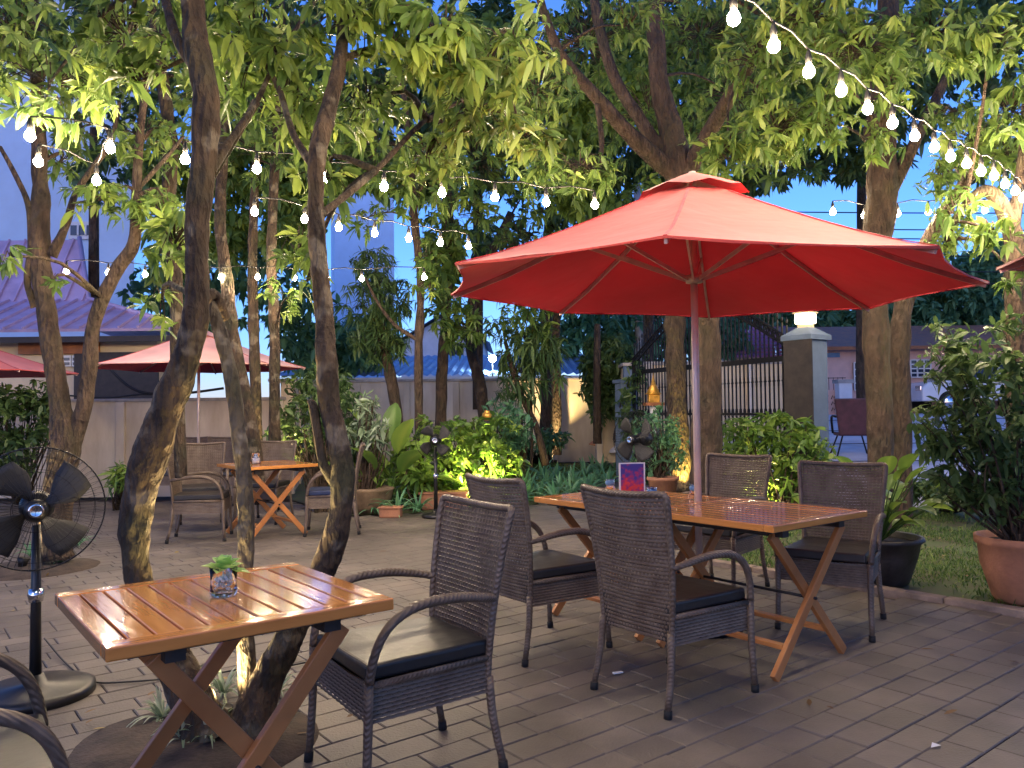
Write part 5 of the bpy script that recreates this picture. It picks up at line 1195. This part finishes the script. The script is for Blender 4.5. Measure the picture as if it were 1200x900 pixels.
# banana-like plant, strap-leaf clumps
leafy('banana_plant', 'banana-like plant with one broad arching leaf behind the small fan', G(455, 598), [(.35, 1.1, .7, 1.1), (2.4, 1.2, .7, .9), (-.9, 1.0, .6, .85), (1.5, 1.35, .9, .8), (3.3, .9, .5, .8), (.0, .7, .5, .75), (4.2, 1.1, .6, .8), (5.3, 1.2, .8, .8), (2.9, 1.3, .9, .8)], m_leafC, .34, droop=.45)
def clump(name, label, base, n, h, w, material, cat='plant', group=None):
    r = empty(name, base, 0, label, cat, group)
    for i in range(n):
        az = 2*PI*i/n+random.uniform(-.3, .3); el = random.uniform(.7, 1.35)
        d = np.array([[math.cos(az)*math.cos(el), math.sin(az)*math.cos(el), math.sin(el)]])
        L0 = h*random.uniform(.7, 1.2); vv = []; ff = []; q = MB(); dd = Vector(d[0]); sd_ = Vector((-math.sin(az), math.cos(az), 0)); ns = 6
        for j in range(ns+1):
            t = j/ns; ww = w*(1-t**2.2)*.5+.0005; p = dd*L0*t+Vector((0, 0, -1))*L0*.75*t*t*math.cos(el)*1.2
            vv += [p-sd_*ww+Vector((0, 0, ww*.5)), p, p+sd_*ww+Vector((0, 0, ww*.5))]
        for j in range(ns):
            a = 3*j; ff += [(a, a+3, a+4, a+1), (a+1, a+4, a+5, a+2)]
        q.add(vv, ff, True); me = q.mesh('leaf', material); at = me.attributes.new('rnd', 'FLOAT', 'POINT'); at.data.foreach_set('value', np.full(len(vv), random.uniform(.1, .95), np.float32))
        o = bpy.data.objects.new('leaf', me); link(o, r)
    return r
def clump_copy(proto, base, rz, s_, label, group=None):
    o = copy_tree(proto); o.location = base; o.rotation_euler = (0, 0, rz); o.scale = (s_, s_, s_); setp(o, label, 'plant', group); return o
SG = 'strap-leaved clumps along the bed edge'; SL = 'strap-leaved green clump in the row edging the middle bed'
sc0 = clump('strap_plant', SL, G(650, 588), 18, .62, .05, leaf_mat('strap_leaf', (.08, .22, .11), (.16, .38, .19), (.34, .55, .3), .3, .35), group=SG)
for (x, y) in ((612, 590), (632, 585), (668, 582), (690, 577), (712, 570), (640, 572), (660, 566), (685, 560), (705, 556), (728, 562), (615, 572), (735, 552), (675, 572), (655, 577), (700, 566), (722, 553), (600, 596), (620, 580), (650, 566), (695, 551), (748, 550), (765, 556), (670, 566), (635, 563)):
    b = G(x, y); clump_copy(sc0, b, random.uniform(0, 6), random.uniform(.8, 1.15), SL, SG)
for (x, y) in ((440, 602), (465, 604), (490, 600), (452, 596), (478, 596)): clump_copy(sc0, G(x, y), random.uniform(0, 6), random.uniform(.7, .95), 'arching strap-leaved clump at the foot of the planters', 'clumps at the foot of the planters')
sg0 = clump('spider_plant', 'pale spider plant under the front table, left of the trunks', G(232, 858), 30, .23, .017, m_leafE, group='spider plants under the front table')
for (x, y, s_, lb) in ((190, 845, .9, 'dry pale spider plant left of the leaning trunk foot'), (268, 858, .85, 'spider plant in front of the crooked trunk foot'), (215, 872, .9, 'spider plant nearest us in the tree pit'), (262, 815, .9, 'spider plant between the two pale trunks'), (325, 815, .8, 'spider plant right of the trunks, beside the chair'), (245, 872, .9, 'low spider plant at the front rim of the tree pit')):
    clump_copy(sg0, G(x, y), random.uniform(0, 6), s_, lb, 'spider plants under the front table')
for (x, y, s_, lb) in ((92, 640, 1.0, 'green clump right of the forked tree foot'), (35, 652, .8, 'green clump left of the forked tree foot'), (70, 662, .7, 'low clump in front of the forked tree')):
    clump_copy(sc0, G(x, y), random.uniform(0, 6), s_*.45, lb)
# planters
tr1 = empty('stone_planter', G(430, 600), .2, 'brown stone planter bowl at the left of the bed', 'planter')
MB().lathe([(.001, 0), (.22, 0), (.30, .1), (.34, .28), (.36, .30), (.33, .32), (.001, .29)], (0, 0, 0), 22).build('bowl', m_stonepot, tr1)
tr2 = empty('terracotta_trough', G(520, 596), .05, 'long terracotta trough behind the small fan', 'planter')
MB().box((0, 0, .11), (.62, .24, .22)).build('trough', m_pot, tr2, bevel=.015); MB().box((0, 0, .215), (.66, .28, .03)).build('lip', m_pot, tr2, bevel=.008)
tr3 = empty('terracotta_trough', G(458, 606), -.1, 'small terracotta trough among the strap leaves', 'planter')
MB().box((0, 0, .06), (.26, .16, .12)).build('trough', m_pot, tr3, bevel=.015); MB().box((0, 0, .12), (.29, .19, .02)).build('lip', m_pot, tr3, bevel=.008)
# ornaments
for (px, py, d, s_, tl, lb, mt) in ((703, 535, 16.5, 1.0, .5, 'tan mushroom ornament with a tilted cap by the back wall', m_pot), (725, 535, 16.0, .85, -.2, 'whitish mushroom ornament beside the tan one', m_menu_w)):
    o = empty('mushroom_ornament', G(px, 552), 0, lb, 'ornament', 'garden mushroom ornaments'); o.location = (D(px, py, d).x, d, 0)
    z0 = .1; MB().tube([(0, 0, 0), (.02, 0, .3*s_), (0, 0, .52*s_)], [.05*s_, .04*s_, .035*s_], 10, res=3).build('stalk', m_menu_w, o)
    MB().lathe([(.001, .14*s_), (.10*s_, .12*s_), (.2*s_, .04*s_), (.23*s_, -.02*s_), (.15*s_, .0), (.001, .02)], (0, 0, .52*s_), 18, axis=(tl*.5, 0, 1)).build('cap', mt, o)
c = D(766, 470, 13.0); sh_ = empty('spirit_house', (c.x, 13.0, 0), 0, 'golden tiered spire of a small shrine beside the gate', 'shrine')
MB().tube([(0, 0, 0), (0, 0, 1.32)], .06, 10).build('post', m_white, sh_); MB().box((0, 0, 1.36), (.3, .3, .05)).build('platform', m_timber, sh_)
MB().box((0, 0, 1.45), (.18, .18, .14)).build('chamber', m_gold, sh_, bevel=.01)
MB().lathe([(.14, 1.52), (.10, 1.56), (.11, 1.57), (.07, 1.62), (.075, 1.63), (.045, 1.68), (.03, 1.74), (.012, 1.80), (.001, 1.88)], (0, 0, 0), 8).build('spire', m_gold, sh_)
c = D(571, 485, 12.2); op = empty('orange_jar', (c.x, 12.2, c.z-.1), 0, 'small orange jar on a dark stump in the bed', 'jar')
MB().lathe([(.001, 0), (.05, 0), (.08, .06), (.07, .11), (.04, .13), (.055, .15), (.035, .15), (.001, .12)], (0, 0, 0), 16).build('jar_body', m_gold, op)
o = empty('tree_stump', (c.x, 12.2, 0), 0, 'dark upright stump under the orange jar', 'stump'); MB().tube([(0, 0, 0), (.02, 0, .5), (0, 0, c.z-.1)], [.22, .17, .15], 14, jitter=.2, res=4).build('wood', m_darkpanel, o)
# street chair on the driveway
c = D(998, 523, 13.2); sc = empty('tub_chair', (c.x+.05, 13.2, .47), math.radians(80), 'dark maroon high-backed chair standing out on the driveway', 'chair')
q = MB(); q.add([(-.10, -.33, .95), (-.10, .33, .95), (-.02, .25, .36), (-.02, -.25, .36), (-.16, -.33, .95), (-.16, .33, .95), (-.08, .25, .34), (-.08, -.25, .34)], [(0, 1, 2, 3), (7, 6, 5, 4), (0, 4, 5, 1), (1, 5, 6, 2), (2, 6, 7, 3), (3, 7, 4, 0)]); q.build('backrest', m_maroon_pl := mat('maroon_plastic', (.07, .02, .03), .5, .2, 8), sc, bevel=.02)
MB().box((.18, 0, .36), (.46, .5, .06)).build('seat', m_maroon_pl, sc, bevel=.02)
for sx_, sy_ in ((-1, -1), (-1, 1), (1, -1), (1, 1)): MB().tube([(.15+sx_*.18, sy_*.19, .34), (.15+sx_*.27, sy_*.30, 0)], .014, 6).build('leg', m_iron, sc)
for sy_ in (-1, 1): MB().tube([(-.08, sy_*.3, .65), (.2, sy_*.31, .64), (.32, sy_*.27, .37)], .02, 6, res=3).build('armrest', m_iron, sc)
# pale car on the street behind the shrub
car = empty('parked_car', (D(1120, 480, 22.6).x+.9, 22.9, 1.05), 0, 'white car on the street half hidden behind the dark shrub', 'car')
m_carp = mat('white_car_paint', (.7, .72, .75), .25, .04, 2, coat=.6)
prof_ = [(-2.1, .35), (-2.1, .7), (-1.95, .88), (-1.2, .95), (-.6, 1.38), (.75, 1.42), (1.5, .98), (2.05, .92), (2.15, .6), (2.1, .35)]
q = MB(); k = len(prof_)
def inset(z): return .82 if z < 1.0 else .66
q.add([(x, -inset(z), z) for x, z in prof_]+[(x, inset(z), z) for x, z in prof_], [tuple(range(k)), tuple(range(2*k-1, k-1, -1))]+[(i, i+k, (i+1) % k+k, (i+1) % k) for i in range(k)]); q.build('body', m_carp, car, bevel=.05, seg=3)
for sy_ in (-1, 1):
    q = MB(); q.add([(-1.05, sy_*.825, .98), (-.55, sy_*.70, 1.33), (.05, sy_*.70, 1.35), (.05, sy_*.825, .98)], [(0, 1, 2, 3)]); q.build('window', m_window, car)
    q = MB(); q.add([(.12, sy_*.825, .98), (.12, sy_*.70, 1.35), (.7, sy_*.70, 1.37), (1.3, sy_*.825, 1.0)], [(0, 1, 2, 3)]); q.build('window', m_window, car)
    for x in (-1.35, 1.3):
        w = MB().lathe([(.001, -.1), (.22, -.1), (.31, -.07), (.32, 0), (.31, .07), (.22, .1), (.001, .1)], (x, sy_*.78, .32), 20, axis=(0, 1, 0)).build('wheel', m_rubber, car); MB().lathe([(.001, -.115), (.19, -.11), (.2, -.09)], (x, sy_*.78, .32), 16, axis=(0, sy_*-1, 0)).build('rim', m_chrome, w)
q = MB(); q.add([(-1.17, -.62, .99), (-1.17, .62, .99), (-.63, .52, 1.365), (-.63, -.52, 1.365)], [(0, 1, 2, 3)]); o = q.build('windscreen', m_window, car); o.location = (-.02, 0, .02)
for sy_ in (-1, 1): MB().box((-2.09, sy_*.6, .72), (.06, .3, .14)).build('headlight', m_chrome, car, bevel=.02)

# =================================================================== GROUND SPOTLIGHTS
def uplight(loc, target, energy, label, col=(1, .72, .32), size=70, show=True):
    loc = Vector(loc); r = empty('ground_spotlight', loc, 0, label, 'spotlight', 'ground spotlights among the trees')
    d = (Vector(target)-loc).normalized()
    MB().tube([(0, 0, -.01), (0, 0, .05)], .008, 6).build('spike', m_iron, r)
    h = Vector((0, 0, .07))
    MB().lathe([(.001, -.05), (.03, -.045), (.04, .0), (.045, .035), (.040, .035), (.036, .0)], h, 12, axis=d).build('housing', m_iron, r)
    MB().lathe([(.001, .012), (.037, .010)], h, 12, axis=d).build('lens', emit_mat('spot_lens', (1, .85, .55), 60), r)
    l = bpy.data.lights.new('spot_light', 'SPOT'); l.energy = energy; l.color = col; l.spot_size = math.radians(size); l.spot_blend = .7; l.shadow_soft_size = .03
    o = bpy.data.objects.new('spot_light', l); o.location = h+d*.045; o.rotation_euler = (-d).to_track_quat('Z', 'Y').to_euler(); link(o, r)
uplight(G(75, 648), D(66, 560, 6.85), 90, 'bright ground spotlight right of the forked tree foot')
uplight(G(27, 668), D(66, 520, 6.85), 40, 'ground spotlight left of the forked tree foot')
uplight(Vector((-1.19, 3.27, 0)), D(258, 500, 3.28), 38, 'ground spotlight hidden in the tree pit behind the trunks', size=120)
uplight(Vector((-1.45, 3.75, 0)), D(284, 600, 3.4), 90, 'ground spotlight behind the slender trunk', size=70)
uplight(G(325, 600), D(322, 480, 10.2), 110, 'ground spotlight at the foot of the thin lit trunk by the far table')
uplight((D(566, 580, 10.35).x, 10.35, 0), D(562, 530, 11), 150, 'ground spotlight inside the yellow-green bush', col=(1, .8, .3), size=120)
uplight((D(650, 533, 18.7).x, 18.5, 0), D(652, 480, 19), 160, 'ground spotlight at the foot of the uplit trunk by the back wall')
uplight((D(806, 550, 11.3).x, 11.3, 0), D(797, 500, 11.7), 70, 'ground spotlight at the foot of the yellow-lit trunk', col=(1, .75, .15), size=80)
uplight(G(895, 612), D(900, 530, 9.5), 60, 'ground spotlight under the bright bush by the gate', size=120)
uplight((D(1172, 560, 7.8).x, 7.7, 0), D(1172, 522, 7.5), 45, 'ground spotlight under the small glowing plant', col=(.9, 1, .2), size=80)
uplight(G(1062, 612), D(1050, 480, 8.2), 40, 'ground spotlight hidden at the foot of the close pair of trunks')
